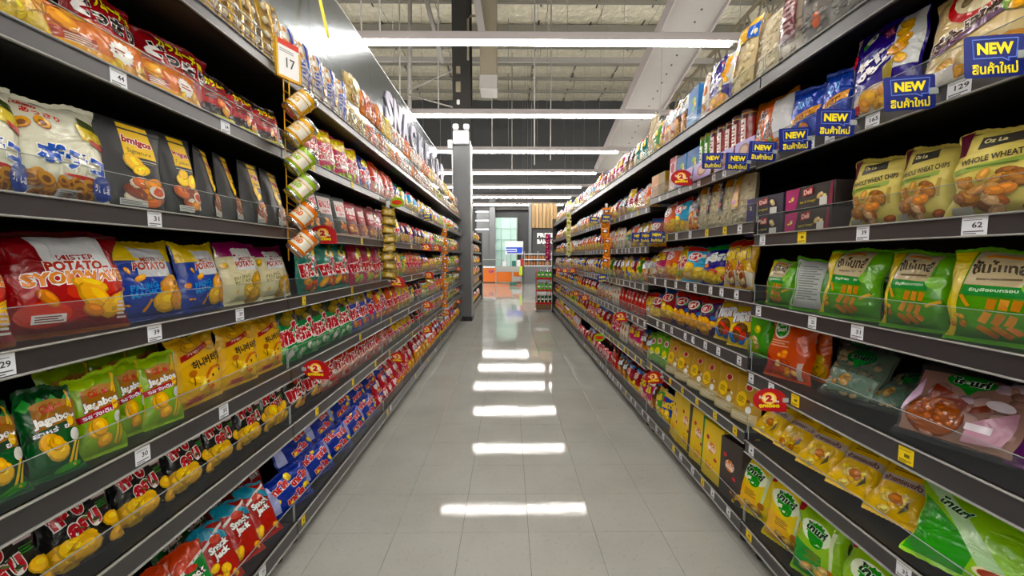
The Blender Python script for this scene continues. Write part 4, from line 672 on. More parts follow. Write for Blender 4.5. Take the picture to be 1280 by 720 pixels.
# insulation sheets: sagging between the purlins
shm = []
for k in range(4):
    r_ = random.Random(k + 40); a = Acc(); n = 8; w_, l_ = 1.9, 1.5
    vs_ = [(-w_ / 2 + w_ * i / n, -l_ / 2 + l_ * j / n, -.1 * math.sin(math.pi * j / n) * (.6 + .4 * math.sin(math.pi * i / n)) + r_.uniform(-.018, .018)) for j in range(n + 1) for i in range(n + 1)]
    a.add(vs_, [(j * 9 + i, (j + 1) * 9 + i, (j + 1) * 9 + i + 1, j * 9 + i + 1) for j in range(n) for i in range(n)], 'foil_ceiling', None, True); shm.append(a.mesh('insulation_sheet'))
PUR = [13, 14.5, 16, 17.5, 19, 20.5, 22, 23.5]
for j in range(7):
    for i in range(11): link('insulation_sheet', shm[(i * 3 + j) % 4], ceil, loc=(-9.5 + 1.92 * i + .3 * (j % 2), PUR[j] + .75, ZR - .12))
for y in PUR[:-1]: Acc().bar((-16, y, ZR - (.3 if y == 16 else .2)), (17, y, ZR - (.3 if y == 16 else .2)), .09, .3 if y == 16 else .13, 'purlin').obj('purlin', ceil)
for i in range(12):
    x = -10.4 + 1.92 * i; Acc().bar((x, 13, ZR - .16), (x, 23.5, ZR - .16), .05, .03, 'dark_paint').obj('seam_batten', ceil)
# roof steel
A, B = P(905, -60, 8.2), P(762, 214, 16.2)
bm_ = empty('roof_beam', (A + B) / 2, label='wide white roof beam slanting across the upper right ceiling', cat='beam')
d_ = (B - A) / 2
a = Acc().bar(-d_, d_, 1.15, .16, 'white_paint'); a.obj('web', bm_)
u_ = d_.normalized().cross(Vector((0, 0, 1))).normalized()
for s_ in (-1, 1): Acc().bar(-d_ + u_ * s_ * .57, d_ + u_ * s_ * .57, .03, .34, 'trunk_white').obj('flange', bm_)
for k in range(26):
    c = -d_ + d_ * 2 * (k + .5) / 26 + u_ * .12; Acc().bbox(c + Vector((-.016, -.016, -.105)), c + Vector((.016, .016, -.07)), 'dark_paint', None, .004).obj('bolt', bm_)
tr = empty('roof_truss', P(900, 110, 17), label='tan steel roof truss behind the white beam, upper right', cat='truss'); o0 = tr.location
T0, T1 = P(778, 218, 19), P(1010, -30, 13)
for off in (0, .9): Acc().bar(T0 + Vector((0, 0, off)) - o0, T1 + Vector((0, 0, off)) - o0, .1, .1, 'beige_duct').obj('chord', tr)
for k in range(14):
    p, q = T0.lerp(T1, k / 14), T0.lerp(T1, (k + .5) / 14); q2 = T0.lerp(T1, (k + 1) / 14); z9 = Vector((0, 0, .9))
    Acc().bar(p - o0, q + z9 - o0, .05, .05, 'beige_duct').obj('web_bar', tr); Acc().bar(q + z9 - o0, q2 - o0, .05, .05, 'beige_duct').obj('web_bar', tr)
# dark steel column and things on it
c0, c1 = P(565, 60, 13.2), P(588, 60, 13.2); xc = (c0.x + c1.x) / 2; wc = c1.x - c0.x
col2 = empty('steel_column', (xc, 13.5, 0), label='dark brown steel column rising to the roof behind the grey column', cat='column')
Acc().box((-wc / 2, -.3, 0), (wc / 2, -.26, ZR - .3), 'dark_paint').obj('flange', col2); Acc().box((-.03, -.26, 0), (.03, .26, ZR - .3), 'dark_paint').obj('web', col2); Acc().box((-wc / 2, .26, 0), (wc / 2, .3, ZR - .3), 'dark_paint').obj('flange', col2)
for py, hh, w_, m_ in ((88, .22, .14, 'beige_duct'), (109, .32, .16, 'beige_duct'), (128, .15, .1, 'white_plastic')):
    p = P(573, py, 13.2); q = p - Vector((xc, 13.5, 0)); Acc().bbox((q.x - w_ / 2, -.36, q.z - hh / 2), (q.x + w_ / 2, -.3, q.z + hh / 2), m_, None, .02).obj('junction_box', col2)
Acc().tube([P(585, 75, 13.1) - Vector((xc, 13.5, 0)), P(585, 24, 13.1) - Vector((xc, 13.5, 0)), P(588, 20, 13.1) - Vector((xc, 13.5, 0)), P(600, 20, 13.1) - Vector((xc, 13.5, 0))], .035, 'beige_duct').obj('conduit', col2)
p0, p1 = P(600, 110, 12.6), P(621, 110, 12.6)
dc = empty('air_duct', (p0.x, 12.6, p0.z), label='beige square duct hanging beside the dark column', cat='duct')
Acc().bbox((0, 0, 0), (p1.x - p0.x, .7, ZR - p0.z - .3), 'beige_duct', None, .02).obj('shaft', dc); Acc().bbox((-.02, -.02, -.03), (p1.x - p0.x + .02, .72, .4), 'white_paint', None, .02).obj('outlet', dc)
q0, q1 = P(594, -12, 12.3), P(604, 50, 12.3); Acc().bar(q0, q1, .2, .2, 'white_paint').obj('hanger_beam', label='short pale hanger beam beside the dark column', cat='beam')
def rod(name, label, a_, b_, r_, m_='white_paint', cat='rod'):
    a_ = Vector(a_); a_.z = min(a_.z, ZR - .12) if cat != 'rod' or name != 'hanger_rod' else ZR - .12
    return Acc().tube([a_, b_], r_, m_).obj(name, label=label, cat=cat)
rod('sprinkler_pipe', 'thick white vertical pipe left of the dark column', P(512, -30, 14), P(512, 136, 14), .07)
rod('brace_pipe', 'white slanted brace left of the dark column', P(528, -20, 13), P(553, 78, 13), .07)
rod('cross_brace', 'thin rising diagonal brace left of the dark column', P(509, 114, 13.55), P(566, 88, 13.2), .022)
rod('cross_brace', 'thin falling diagonal brace left of the dark column', P(509, 118, 13.55), P(566, 134, 13.2), .022)
for i, (px, y0, y1, Y) in enumerate(((452, -10, 38, 9), (475, -10, 38, 9), (500, -10, 140, 12), (548, -10, 140, 12), (668, 50, 206, 12), (688, 150, 200, 14), (615, 160, 186, 15), (640, 205, 216, 18))):
    rod('hanger_rod', ['leftmost thin ceiling hanger rod above the steel header', 'second thin hanger rod above the steel header', 'thin hanger rod beside the thick white pipe', 'thin hanger rod just left of the dark column', 'long thin hanger rod in the ceiling centre', 'short thin hanger rod in front of the dark bulkhead', 'short hanger rod right of the emergency lamp', 'tiny hanger rod among the far lights'][i], P(px, y0, Y), P(px, y1, Y), .018, cat='rod')
for i, (py, Y) in enumerate(((75, 15.5), (188, 20))):
    p = P(640, py, Y); Acc().bar((-9, Y, p.z), (12, Y, p.z), .1, .16, 'white_paint').obj('cross_pipe', label=['long white pipe crossing under the roof behind the first light', 'long white pipe crossing before the dark bulkhead'][i], cat='pipe')
    for x in (-6, 0, 6): Acc().tube([(x, Y, p.z), (x, Y, ZR - .12)], .012, 'wire_steel', n=6).obj('pipe_hanger', bpy.data.objects['cross_pipe' if i == 0 else 'cross_pipe.001'])
# continuous light rows
HL = 3.95
LR = [(5.465 + 2.735 * k) for k in range(-5, 7)]
for k, y in enumerate(LR):
    vis = k - 5  # rows before the first in view are unseen, added for illumination
    nm = 'overhead light row' 
    lab = ('%s lit ceiling light row counted from the camera, above the aisle' % ORDW[vis]) if vis >= 0 else 'added unseen ceiling light row overhead, %s one before the first in view' % ORDW[-vis - 1]
    e = empty('light_row', (0, y, HL), label=lab, cat='light', group='ceiling light rows')
    Acc().bbox((-9, -.032, .05), (3.35, .032, .155), 'trunk_white', None, .008).obj('trunking', e)
    Acc().bbox((-9, -.028, -.004), (2.85, .028, .05), 'tube', None, .012).obj('tube', e)
    Acc().bbox((4.2, -.032, .05), (13, .032, .155), 'trunk_white', None, .008).obj('trunking', e)
    Acc().bbox((4.3, -.028, -.004), (13, .028, .05), 'tube', None, .012).obj('tube', e)
    for x in (-7, -4.2, -1.4, 1.4, 2.7): Acc().bbox((x - .02, -.02, .03), (x + .02, .02, .06), 'steel', None, .003).obj('clip', e)
    if 0 <= vis:
        for x in (-2.2, .75, 2.95): Acc().tube([(x, 0, .16), (x, 0, ZR - HL - .12)], .004, 'wire_steel', n=5).obj('suspension_wire', e)
# grey clad column at the end of the left run
k0, k1 = P(566.5, 300, 8.02), P(589, 300, 8.02); ztop = P(578, 176, 8.02).z
gc = empty('clad_column', ((k0.x + k1.x) / 2, 8.2, 0), label='grey clad square column at the end of the left shelves', cat='column'); hw = (k1.x - k0.x) / 2
Acc().bbox((-hw, -.18, .0), (hw, .2, ztop), 'column_grey', None, .006).obj('cladding', gc)
Acc().bbox((-hw - .008, -.188, 0), (hw + .008, .208, .09), 'upright_black', None, .004).obj('skirting', gc)
for s_ in (-1, 1): Acc().box((s_ * hw - .008, -.19, .09), (s_ * hw + .008, -.17, ztop), 'steel').obj('corner_trim', gc)
el = empty('emergency_light', ((k0.x + k1.x) / 2, 7.98, P(578, 181, 8).z), label='white twin-spot emergency light on top of the grey column', cat='lamp')
Acc().bbox((-.15, -.05, 0), (.15, .045, .25), 'white_plastic', None, .015).obj('battery_box', el)
for s_ in (-1, 1):
    a = Acc().lathe([(0, -.05), (.045, -.05), (.06, .0), (.05, .05), (0, .06)], 'white_plastic', None, 14, (s_ * .1, 0, .32)); hd = a.obj('lamp_head', el)
    Acc().ball((s_ * .1, -.045, .315), .036, 'lamp_white', None, 10, 6, (1, .5, 1)).obj('lens', hd)
Acc().bbox((-.25, -.03, -.08), (-.16, .03, .08), 'white_plastic', None, .01).obj('sounder', el)
# ================================================================ gondola shelving
XF = {-1: -.90, 1: 1.0}; BL = 1.26; Y0 = .427; DEP = .45
ZL = [2.007, 1.695, 1.379, 1.091, .799, .562, .135]; HLp = [.043, .045, .047, .051, .056, .06, .065]
ZRt = {0: [1.976, 1.657, 1.35, 1.07, .789, .488, .127], 1: [1.976, 1.668, 1.405, 1.12, .84, .518, .127], 2: [1.976, 1.62, 1.335, 1.06, .795, .49, .127]}; HRp = [.055, .045, .048, .054, .062, .054, .057]
def zt(side, tier, bay): return ZL[tier - 1] if side < 0 else ZRt[min(bay, 2)][tier - 1]
NB = {-1: 6, 1: 7}
def make_bay(side, bay, xf, y0, zs, hs, label, guards=True, top_fence=True, back_z=2.06):
    e = empty('shelving_bay', (xf, y0 + BL / 2, 0), label=label, cat='shelving', group='gondola shelving bays'); s_ = side; L2 = BL / 2 - .004
    Acc().box((s_ * DEP, -BL / 2, .05), (s_ * (DEP + .03), BL / 2, back_z), 'back_black').obj('back_panel', e)
    for q in (-1, 1):
        Acc().bbox((min(s_ * (DEP - .04), s_ * DEP), q * (BL / 2 - .018) - .016, 0), (max(s_ * (DEP - .04), s_ * DEP), q * (BL / 2 - .018) + .016, back_z), 'upright_black', None, .003).obj('upright', e)
        f_ = Acc().lathe([(0, 0), (.028, 0), (.03, .012), (.018, .02), (.016, .075)], 'rubber', None, 12, (s_ * .07, q * (BL / 2 - .06), 0)); f_.bbox((min(s_ * .045, s_ * .4), q * (BL / 2 - .06) - .02, .045), (max(s_ * .045, s_ * .4), q * (BL / 2 - .06) + .02, .085), 'upright_black'); f_.obj('foot', e)
    Acc().box((min(s_ * .2, s_ * .22), -L2, .0), (max(s_ * .2, s_ * .22), L2, .08), 'back_black').obj('kick_plate', e)
    for t, (z, hh) in enumerate(zip(zs, hs)):
        zd = z - .006
        sh = Acc().box((min(s_ * .012, s_ * DEP), -L2, zd - .028), (max(s_ * .012, s_ * DEP), L2, zd), 'shelf_black').obj('shelf', e)
        ra = Acc()   # price rail: shallow channel, tilted lips top and bottom
        for (u0, u1, z0, z1) in ((.004, .012, z - hh, z),): ra.box((min(s_ * u0, s_ * u1), -L2, z0), (max(s_ * u0, s_ * u1), L2, z1), 'rail_grey')
        ra.obj('price_rail', sh)
        for zz in (z - .004, z - hh): Acc().bbox((min(-s_ * .003, s_ * .012), -L2, zz), (max(-s_ * .003, s_ * .012), L2, zz + .004), 'rail_edge', None, .0012).obj('rail_edge', sh)
        if t == 0 and top_fence:
            wf = Acc()
            for zz in (.03, .06, .095): wf.tube([(s_ * .02, -L2, z + zz), (s_ * .02, L2, z + zz)], .0022, 'wire_steel', n=6)
            for k in range(13): yy = -L2 + .01 + (2 * L2 - .02) * k / 12; wf.tube([(s_ * .02, yy, z - .004), (s_ * .02, yy, z + .097)], .0018, 'wire_steel', n=6)
            wf.obj('wire_fence', sh)
        elif guards:
            gh = .075
            ga = Acc().box((min(s_ * .014, s_ * .0165), -L2, z - .006), (max(s_ * .014, s_ * .0165), L2, z + gh), 'acrylic'); ga.box((min(s_ * .0138, s_ * .0167), -L2, z + gh), (max(s_ * .0138, s_ * .0167), L2, z + gh + .0012), 'acrylic_edge'); [ga.box((min(s_ * .0138, s_ * .0167), yy, z - .004), (max(s_ * .0138, s_ * .0167), yy + .0015, z + gh), 'acrylic_edge') for yy in (-L2, L2 - .0015)]; go = ga.obj('clear_guard', sh)
    return e
for side in (-1, 1):
    for b in range(NB[side]):
        y0 = Y0 + BL * b
        zs = [zt(side, t, b) for t in range(1, 8)]
        make_bay(side, b, XF[side], y0, zs, HLp if side < 0 else HRp, 'black shelving bay, %s from the camera on the %s side' % (BAYW[b] if b else 'the nearest', SIDEW[side]) if b else 'black shelving bay nearest the camera on the %s side' % SIDEW[side], top_fence=side < 0)
# end panel on the right, steel header on the left
Acc().bbox((.985, Y0 + BL * 7, .0), (1.48, Y0 + BL * 7 + .03, 2.1), 'upright_black', None, .004).obj('end_panel', label='black end panel closing the right shelves', cat='panel')
hd = empty('steel_header', (-1.37, Y0, 2.05), label='brushed steel header panel above the left shelves', cat='header')
for b in range(6): Acc().bbox((0, BL * b + .001, 0), (.012, BL * (b + 1) - .001, 1.22), 'brushed_steel', None, .002).obj('panel', hd)
Acc().tube([(.006, 0, 1.225), (.006, BL * 6, 1.225)], .008, 'steel').obj('top_edge', hd)
for ch, px, py in zip('SNACKFOOD', (487, 497, 507, 517, 526.5, 534.5, 541, 547, 553), (118, 136, 153, 168, 182, 194, 204, 213, 222)):
    zc = 2.93; y = Yat(px, -1.34, zc)
    a = Acc(); 
    (v, f), _ = text2d(ch, .3, .36, .05)
    M = Matrix.Translation((.034, y - Y0, zc - 2.05)) @ Matrix(((0, 0, 1, 0), (1, 0, 0, 0), (0, 1, 0, 0), (0, 0, 0, 1)))
    a.add([M @ Vector((x, q, 0)) for x, q in v], f, 'sign_lilac')
    a.add([M @ Vector((x, q, -.018)) for x, q in v], f, 'sign_lilac')
    from collections import Counter
    ec = Counter(tuple(sorted(e_)) for p in f for e_ in zip(p, p[1:] + p[:1]))
    n_ = len(v); a.add([M @ Vector((x, q, zz)) for zz in (0, -.018) for x, q in v], [(i, j, j + n_, i + n_) for (i, j), c in ec.items() if c == 1], 'sign_lilac')
    a.obj('letter', hd)
# ================================================================ goods on the shelves
def put(key, side, tier, bay, Y, X, z, lean=-6, yaw=0, roll=0, sx=1, sz=1, words='', parts=None, var=None):
    if parts is None: parts = Y < 3.0
    o = spawn(key, (X, Y, z), (R(lean), R(roll), R(-90 * side + (yaw + (6 if Y < 3 and not DES[key]['shape'] in ('box', 'can') else 0)) * side)), (sx, 1, sz), parts, rnd.randrange(3) if var is None else var)
    PLACED.append((key, side, tier, bay, Y, o, words)); return o
def row(side, tier, key, px0, px1, n=1, back=0, lean=-6, yaw=0, sz=1, dz=0, words='', jit=1, lo=.72, hi=1.35):
    d = DES[key]; zz = zt(side, tier, 0) + d['H'] * .4; T = d['T']
    set_ = .034 + (T / 2 if d['shape'] != 'clear' else T / 2) * math.cos(R(lean)) + back
    X = XF[side] + side * set_
    ya, yb = sorted((Yat(px0, X, zz), Yat(px1, X, zz))); sp_ = (yb - ya) / n
    for k in range(n):
        Y = ya + sp_ * (k + .5); bay = max(0, int((Y - Y0) / BL)); z = zt(side, tier, bay) - .0055 + dz
        ex = max(0, math.sin(R(abs(lean)))) * T * .38 if abs(lean) > 12 else .0
        sx = min(hi, max(lo, sp_ * .985 / d['W']))
        put(key, side, tier, bay, Y + rnd.uniform(-.004, .004) * jit, X + rnd.uniform(-.006, .006) * jit, z + ex, lean + rnd.uniform(-2.5, 2.5) * jit, yaw + rnd.uniform(-5, 5) * jit, rnd.uniform(-2.2, 2.2) * jit, sx, sz * rnd.uniform(.98, 1.02), words)
def fill(side, bay, tier, seq, dz=0, back=0, lean=-7, sz=1, ws=1, words='', room=None):
    "goods along one shelf of a far bay: seq = [(key, count), ...] from near to far"
    tot = sum(DES[k]['W'] * c for k, c in seq); L_ = BL - .03; q = L_ / tot; Y = Y0 + BL * bay + .015
    zs = zt(side, tier, bay); up = (zt(side, tier - 1, bay) - .045 - zs) if tier > 1 else 1
    for key, c in seq:
        d = DES[key]; T = d['T']
        szz = sz * min(1.15, (up - dz - .015) / d['H']) if d['H'] * sz > up - dz - .015 else sz
        for k in range(c):
            w_ = d['W'] * q; X = XF[side] + side * (.034 + T / 2 + back)
            put(key, side, tier, bay, Y + w_ / 2, X, zs - .0055 + dz, lean + rnd.uniform(-3, 3), rnd.uniform(-6, 6), rnd.uniform(-1.5, 1.5), min(1.5, q) * .97, szz * rnd.uniform(.95, 1.0), words); Y += w_
# ---- left, nearest bay
row(-1, 1, 'goldtray', 150, 350, 6, lean=-5)
row(-1, 2, 'yellowburst', -60, 52, lean=-14); row(-1, 2, 'orangechip', 55, 183, lean=-14, hi=1.25); row(-1, 2, 'orangechip', 183, 252, lean=-14)
row(-1, 2, 'redjp', 84, 174, back=.055, lean=-5); row(-1, 2, 'redjp', 178, 256, back=.055, lean=-5)
row(-1, 2, 'blackhot', 255, 352, 3, lean=-12, back=.02)
row(-1, 3, 'rings', -70, 17, lean=-9); row(-1, 3, 'rings', 17, 131, lean=-9, yaw=6)
DES['signature']['W'] = .135
row(-1, 3, 'signature', 118, 196, lean=-3, yaw=4); row(-1, 3, 'signature', 196, 240, lean=-3); row(-1, 3, 'signature', 240, 270, lean=-3, yaw=-28); row(-1, 3, 'signature', 270, 298, lean=-3, yaw=-24); row(-1, 3, 'signature', 296, 326, lean=-3, yaw=-8); row(-1, 3, 'signature', 326, 354, lean=-3, yaw=-16)
row(-1, 4, 'syok', -210, 6, lean=-10); row(-1, 4, 'syok', 8, 148, lean=-12, yaw=4); row(-1, 4, 'macho', 133, 226, lean=-9, back=.02); row(-1, 4, 'macho', 224, 276, lean=-9, back=.02, lo=.65); row(-1, 4, 'cream', 278, 322, lean=-9, back=.02, lo=.65); row(-1, 4, 'cream', 322, 363, lean=-9, back=.02, lo=.65)
row(-1, 5, 'jagdark', -40, 97, 2, lean=-12, yaw=8); row(-1, 5, 'jaglime', 97, 150, lean=-12, yaw=8); row(-1, 5, 'jaglime', 150, 184, lean=-12, yaw=2, back=.02, lo=.6); row(-1, 5, 'jaglime', 183, 224, lean=-12, yaw=6)
row(-1, 5, 'jaglime', 60, 210, 3, lean=-10, back=.16, words='in back')
row(-1, 5, 'honey', 222, 354, 3, lean=-8, back=.01)
row(-1, 6, 'kob', -60, 356, 7, lean=-16, jit=.5, yaw=5)
row(-1, 7, 'jackgreen', 150, 268, 3, lean=-34, yaw=14, dz=.0); row(-1, 7, 'jackred', 268, 345, 3, lean=-30, yaw=14); row(-1, 7, 'jackgreen', 205, 262, 2, lean=-22, yaw=10, back=.17, dz=.03, words='in back'); row(-1, 7, 'jackred', 262, 330, 3, lean=-22, yaw=10, back=.17, dz=.03, words='in back')
# ---- left, second bay
row(-1, 1, 'bluecookie', 352, 430, 5, lean=-4); row(-1, 1, 'clearlabel', 430, 456, 2, lean=-4); row(-1, 1, 'clearred', 456, 481, 2, lean=-4); row(-1, 1, 'clearlabel', 432, 450, 1, dz=.2, lean=-6, words='stacked above'); row(-1, 1, 'clearred', 450, 481, 2, dz=.2, lean=-6, words='stacked above')
row(-1, 2, 'tmag', 374, 447, 4); row(-1, 2, 'tnavy', 447, 480, 2)
row(-1, 3, 'dgrey', 376, 430, 3, lean=-4); row(-1, 3, 'dred', 430, 478, 4, lean=-4)
row(-1, 4, 'tteal', 372, 434, 3); row(-1, 4, 'tcrim', 438, 479, 3)
row(-1, 5, 'tgreen', 350, 438, 5, lean=-9, yaw=4); row(-1, 5, 'tsilver', 438, 459, 2, lean=-9); row(-1, 5, 'tnavy', 459, 480, 2, lean=-9)
row(-1, 6, 'tblack', 357, 400, 2, lean=-9, sz=.85); row(-1, 6, 'tredor', 400, 480, 6, lean=-9, sz=.85)
row(-1, 7, 'bundle', 346, 481, 6, lean=-24, yaw=8); row(-1, 7, 'bundle', 346, 481, 6, lean=-20, yaw=8, back=.13, dz=.25, words='in back', lo=.6); row(-1, 7, 'bundle', 355, 481, 6, lean=-30, yaw=8, back=.05, dz=.14, words='stacked above', lo=.6)
# ---- left, further bays
fill(-1, 2, 1, [('clearpale', 3), ('clearyel', 1), ('clearred', 2), ('clearpale', 3)]); fill(-1, 2, 1, [('clearred', 2), ('clearyel', 2), ('clearpale', 3), ('clearred', 2)], dz=.2, words='stacked above')
fill(-1, 3, 1, [('clearred', 2), ('clearpale', 4), ('clearlabel', 2)]); fill(-1, 3, 1, [('clearpale', 3), ('clearred', 3), ('clearyel', 2)], dz=.2, words='stacked above')
fill(-1, 4, 1, [('clearyel', 2), ('laygreen', 2), ('clearlabel', 3), ('clearpale', 2)]); fill(-1, 4, 1, [('clearpale', 4), ('clearyel', 3)], dz=.21, words='stacked above')
fill(-1, 5, 1, [('amberbag', 3), ('clearyel', 3), ('laywhite', 2)]); fill(-1, 5, 1, [('amberbag', 4), ('clearpale', 3)], dz=.2, words='stacked above')
fill(-1, 2, 2, [('tredor', 4), ('layviolet', 1), ('laygreen', 1), ('laysky', 2)]); fill(-1, 2, 3, [('tcrim', 2), ('tyellow', 3), ('laypurple', 2), ('laypink', 1)]); fill(-1, 2, 4, [('tcrim', 2), ('tyellow', 3), ('laygreen', 1), ('torange', 2)])
fill(-1, 2, 5, [('torange', 4), ('tyellow', 3), ('layteal', 1)]); fill(-1, 2, 6, [('tredor', 3), ('tyellow', 4), ('tblack', 1)], sz=.85); fill(-1, 2, 7, [('pinkbundle', 4), ('torange', 3), ('amberbag', 2)], sz=.8, lean=-18); fill(-1, 2, 7, [('pinkbundle', 7)], dz=.17, back=.06, lean=-25, words='stacked above')
FILL3 = {3: [[('laysky', 2), ('layyellow', 2), ('layblue', 2), ('laywhite', 1)], [('laypurple', 3), ('layyellow', 2), ('laypink', 2)], [('torange', 2), ('layred', 2), ('amberbag', 3)], [('tblack', 2), ('layteal', 2), ('tyellow', 3)], [('tblack', 2), ('laywhite', 2), ('tyellow', 3)], [('amberbag', 4), ('layorange', 3)]],
         4: [[('laysky', 2), ('laygreen', 2), ('layorange', 3)], [('laygreen', 3), ('layyellow', 3)], [('laygreen', 2), ('layyellow', 2), ('layred', 3)], [('layorange', 3), ('laygreen', 3)], [('tyellow', 4), ('laygreen', 3)], [('layred', 3), ('layorange', 4)]],
         5: [[('layorange', 3), ('layyellow', 3)], [('laygreen', 4), ('layorange', 3)], [('laygreen', 3), ('tyellow', 3)], [('laygreen', 3), ('layyellow', 4)], [('laygreen', 3), ('layred', 3)], [('layred', 4), ('amberbag', 4)]]}
for b, rows in FILL3.items():
    for t, seq in enumerate(rows): fill(-1, b, t + 2, seq, sz=.95)
    fill(-1, b, 7, [('pinkbundle', 5), ('amberbag', 2)], dz=.17, back=.05, lean=-22, words='stacked above')
fill(-1, 2, 7, [('pinkbundle', 7)], dz=.085, back=.02, lean=-22, words='in back')
for b in (3, 4): fill(-1, b, 7, [('pinkbundle', 6)], dz=.09, back=.02, lean=-22, words='in back')
# ---- right, nearest bay
row(1, 1, 'greyclear', 1040, 1110, lean=-5); row(1, 1, 'greyclear', 1004, 1040, lean=-5); row(1, 1, 'maroonclear', 975, 1004, lean=-5); row(1, 1, 'creamnut', 946, 975, lean=-5)
row(1, 2, 'pota', 1152, 1330, lean=-9, yaw=-4); row(1, 2, 'mochi', 1068, 1150, lean=-6); row(1, 2, 'bluejp', 1030, 1066, lean=-6); row(1, 2, 'bluejp', 990, 1028, lean=-6); row(1, 2, 'orangejp', 946, 990, lean=-5)
row(1, 3, 'wheat', 1193, 1330, lean=-8, yaw=6); row(1, 3, 'wheat', 1128, 1192, lean=-8, yaw=8); row(1, 3, 'wheat', 1068, 1127, lean=-8, yaw=8); row(1, 3, 'wheat', 1128, 1195, lean=-4, back=.13, words='in back')
for dz in (0, .081): 
    w_ = 'stacked above' if dz else ''
    row(1, 3, 'boxpink', 996, 1060, lean=0, dz=dz, jit=.5, words=w_); row(1, 3, 'boxviolet', 946, 995, lean=0, dz=dz, jit=.5, words=w_)
row(1, 4, 'sun', 1188, 1330, lean=-9, yaw=4); row(1, 4, 'sun', 1108, 1184, lean=-9, yaw=10); row(1, 4, 'sun', 1036, 1094, lean=-9, yaw=16); row(1, 4, 'sunback', 992, 1034, lean=-9, yaw=10); row(1, 4, 'sun', 962, 990, lean=-8, yaw=6, sz=.86)
row(1, 4, 'sun', 1100, 1170, lean=-6, back=.12, words='in back')
row(1, 5, 'cookieclear', 1132, 1262, lean=-36, yaw=16); row(1, 5, 'purplebag', 1262, 1420, lean=-40, back=.06); row(1, 5, 'greenclear', 1030, 1088, lean=-38, back=.02, yaw=8); row(1, 5, 'greenclear', 1080, 1128, lean=-62, back=.05); row(1, 5, 'orangefruit', 966, 1006, lean=-8, yaw=16); row(1, 5, 'layorange', 1000, 1036, lean=-5, back=.11, words='in back'); row(1, 5, 'greenfruit', 941, 964, lean=-8, yaw=8); row(1, 5, 'greenclear', 1040, 1110, lean=-15, back=.24, words='in back')
row(1, 6, 'banana', 944, 1140, 5, lean=-44, yaw=8, dz=.012, back=.02); row(1, 6, 'banana', 944, 1080, 4, lean=-50, back=.16, dz=.05, words='in back'); row(1, 6, 'limegreen', 1150, 1330, lean=-36, yaw=24, dz=.012, sz=.85); row(1, 6, 'splime', 1200, 1330, lean=-20, back=.25, words='in back')
row(1, 7, 'splyel', 922, 960, lean=-14, yaw=14); row(1, 7, 'splyel', 960, 1000, lean=-14, yaw=14); row(1, 7, 'splime', 1000, 1050, lean=-14, yaw=14); row(1, 7, 'splime', 1050, 1130, lean=-16, yaw=14); row(1, 7, 'splyel', 930, 1005, 2, back=.12, lean=-10, words='in back'); row(1, 7, 'splime', 1010, 1100, 2, back=.12, lean=-10, words='in back')
# ---- right, second bay
row(1, 1, 'yelblue', 914, 941, lean=-7, lo=.6); row(1, 1, 'mochi', 886, 914, lean=-6, sz=1.1); row(1, 1, 'whitelong', 878, 886, lean=-5, sz=1.3); row(1, 1, 'bluebox', 864, 878, lean=-3, sz=1.2); row(1, 1, 'laybrown', 846, 864, 2, lean=-5, sz=1.35); row(1, 1, 'laywhite', 832, 846, lean=-6, sz=1.3); row(1, 1, 'layred', 826, 832, lean=-5, sz=1.3, lo=.5); row(1, 1, 'creamnut', 814, 826, lean=-5, sz=.9)
row(1, 2, 'jarred', 893, 944, 5, lean=0, jit=.4); row(1, 2, 'jargreen', 879, 893, 2, lean=0, jit=.4); row(1, 2, 'bluebox', 850, 879, 2, lean=-2, jit=.4); row(1, 2, 'pinkpack', 841, 849, 1, lean=-2, jit=.4); row(1, 2, 'tanbox', 821, 840, 1, lean=0, jit=.4, hi=1.5)
row(1, 3, 'riceyel', 914, 942, lean=-4, hi=1.6); row(1, 3, 'ricedark', 873, 914, 3, lean=-4); row(1, 3, 'laywhite', 862, 873, lean=-5, lo=.6); row(1, 3, 'laysky', 846, 862, lean=-5); row(1, 3, 'layorange', 832, 846, lean=-5); row(1, 3, 'layred', 812, 832, lean=-5, hi=1.5)
row(1, 4, 'laygold', 907, 941, 2, lean=-9, yaw=8, lo=.55); row(1, 4, 'layviolet', 882, 907, lean=-9, yaw=8); row(1, 4, 'laysky', 858, 882, lean=-9, yaw=10, hi=1.5); row(1, 4, 'tyellow', 846, 858, lean=-9, sz=.85); row(1, 4, 'layorange', 832, 846, lean=-9); row(1, 4, 'laypink', 820, 832, lean=-9); row(1, 4, 'layyellow', 812, 820, lean=-9, lo=.5)
row(1, 5, 'layyellow', 896, 940, 2, lean=-16, yaw=14); row(1, 5, 'laypurple', 845, 894, 3, lean=-12, yaw=12); row(1, 5, 'layred', 814, 843, 2, lean=-10, yaw=8); row(1, 5, 'laygold', 880, 910, back=.14, lean=-4, words='in back')
row(1, 6, 'kraft', 838, 944, 6, lean=-7, yaw=6); row(1, 6, 'greenpouch', 813, 838, 3, lean=-7, yaw=8)
row(1, 7, 'brownbox', 908, 930, lean=-4, yaw=6); row(1, 7, 'ybox', 886, 907, lean=-4, yaw=6); row(1, 7, 'yboxgreen', 868, 886, lean=-4, yaw=4); row(1, 7, 'yboxbrown', 853, 868, lean=-4, yaw=4, lo=.6); row(1, 7, 'ybox', 842, 853, lean=-4, lo=.6); row(1, 7, 'layblue', 828, 842, lean=-8, yaw=8); row(1, 7, 'laygreen', 821, 828, lean=-8, lo=.5); row(1, 7, 'laybrown', 808, 821, lean=-10, yaw=8)
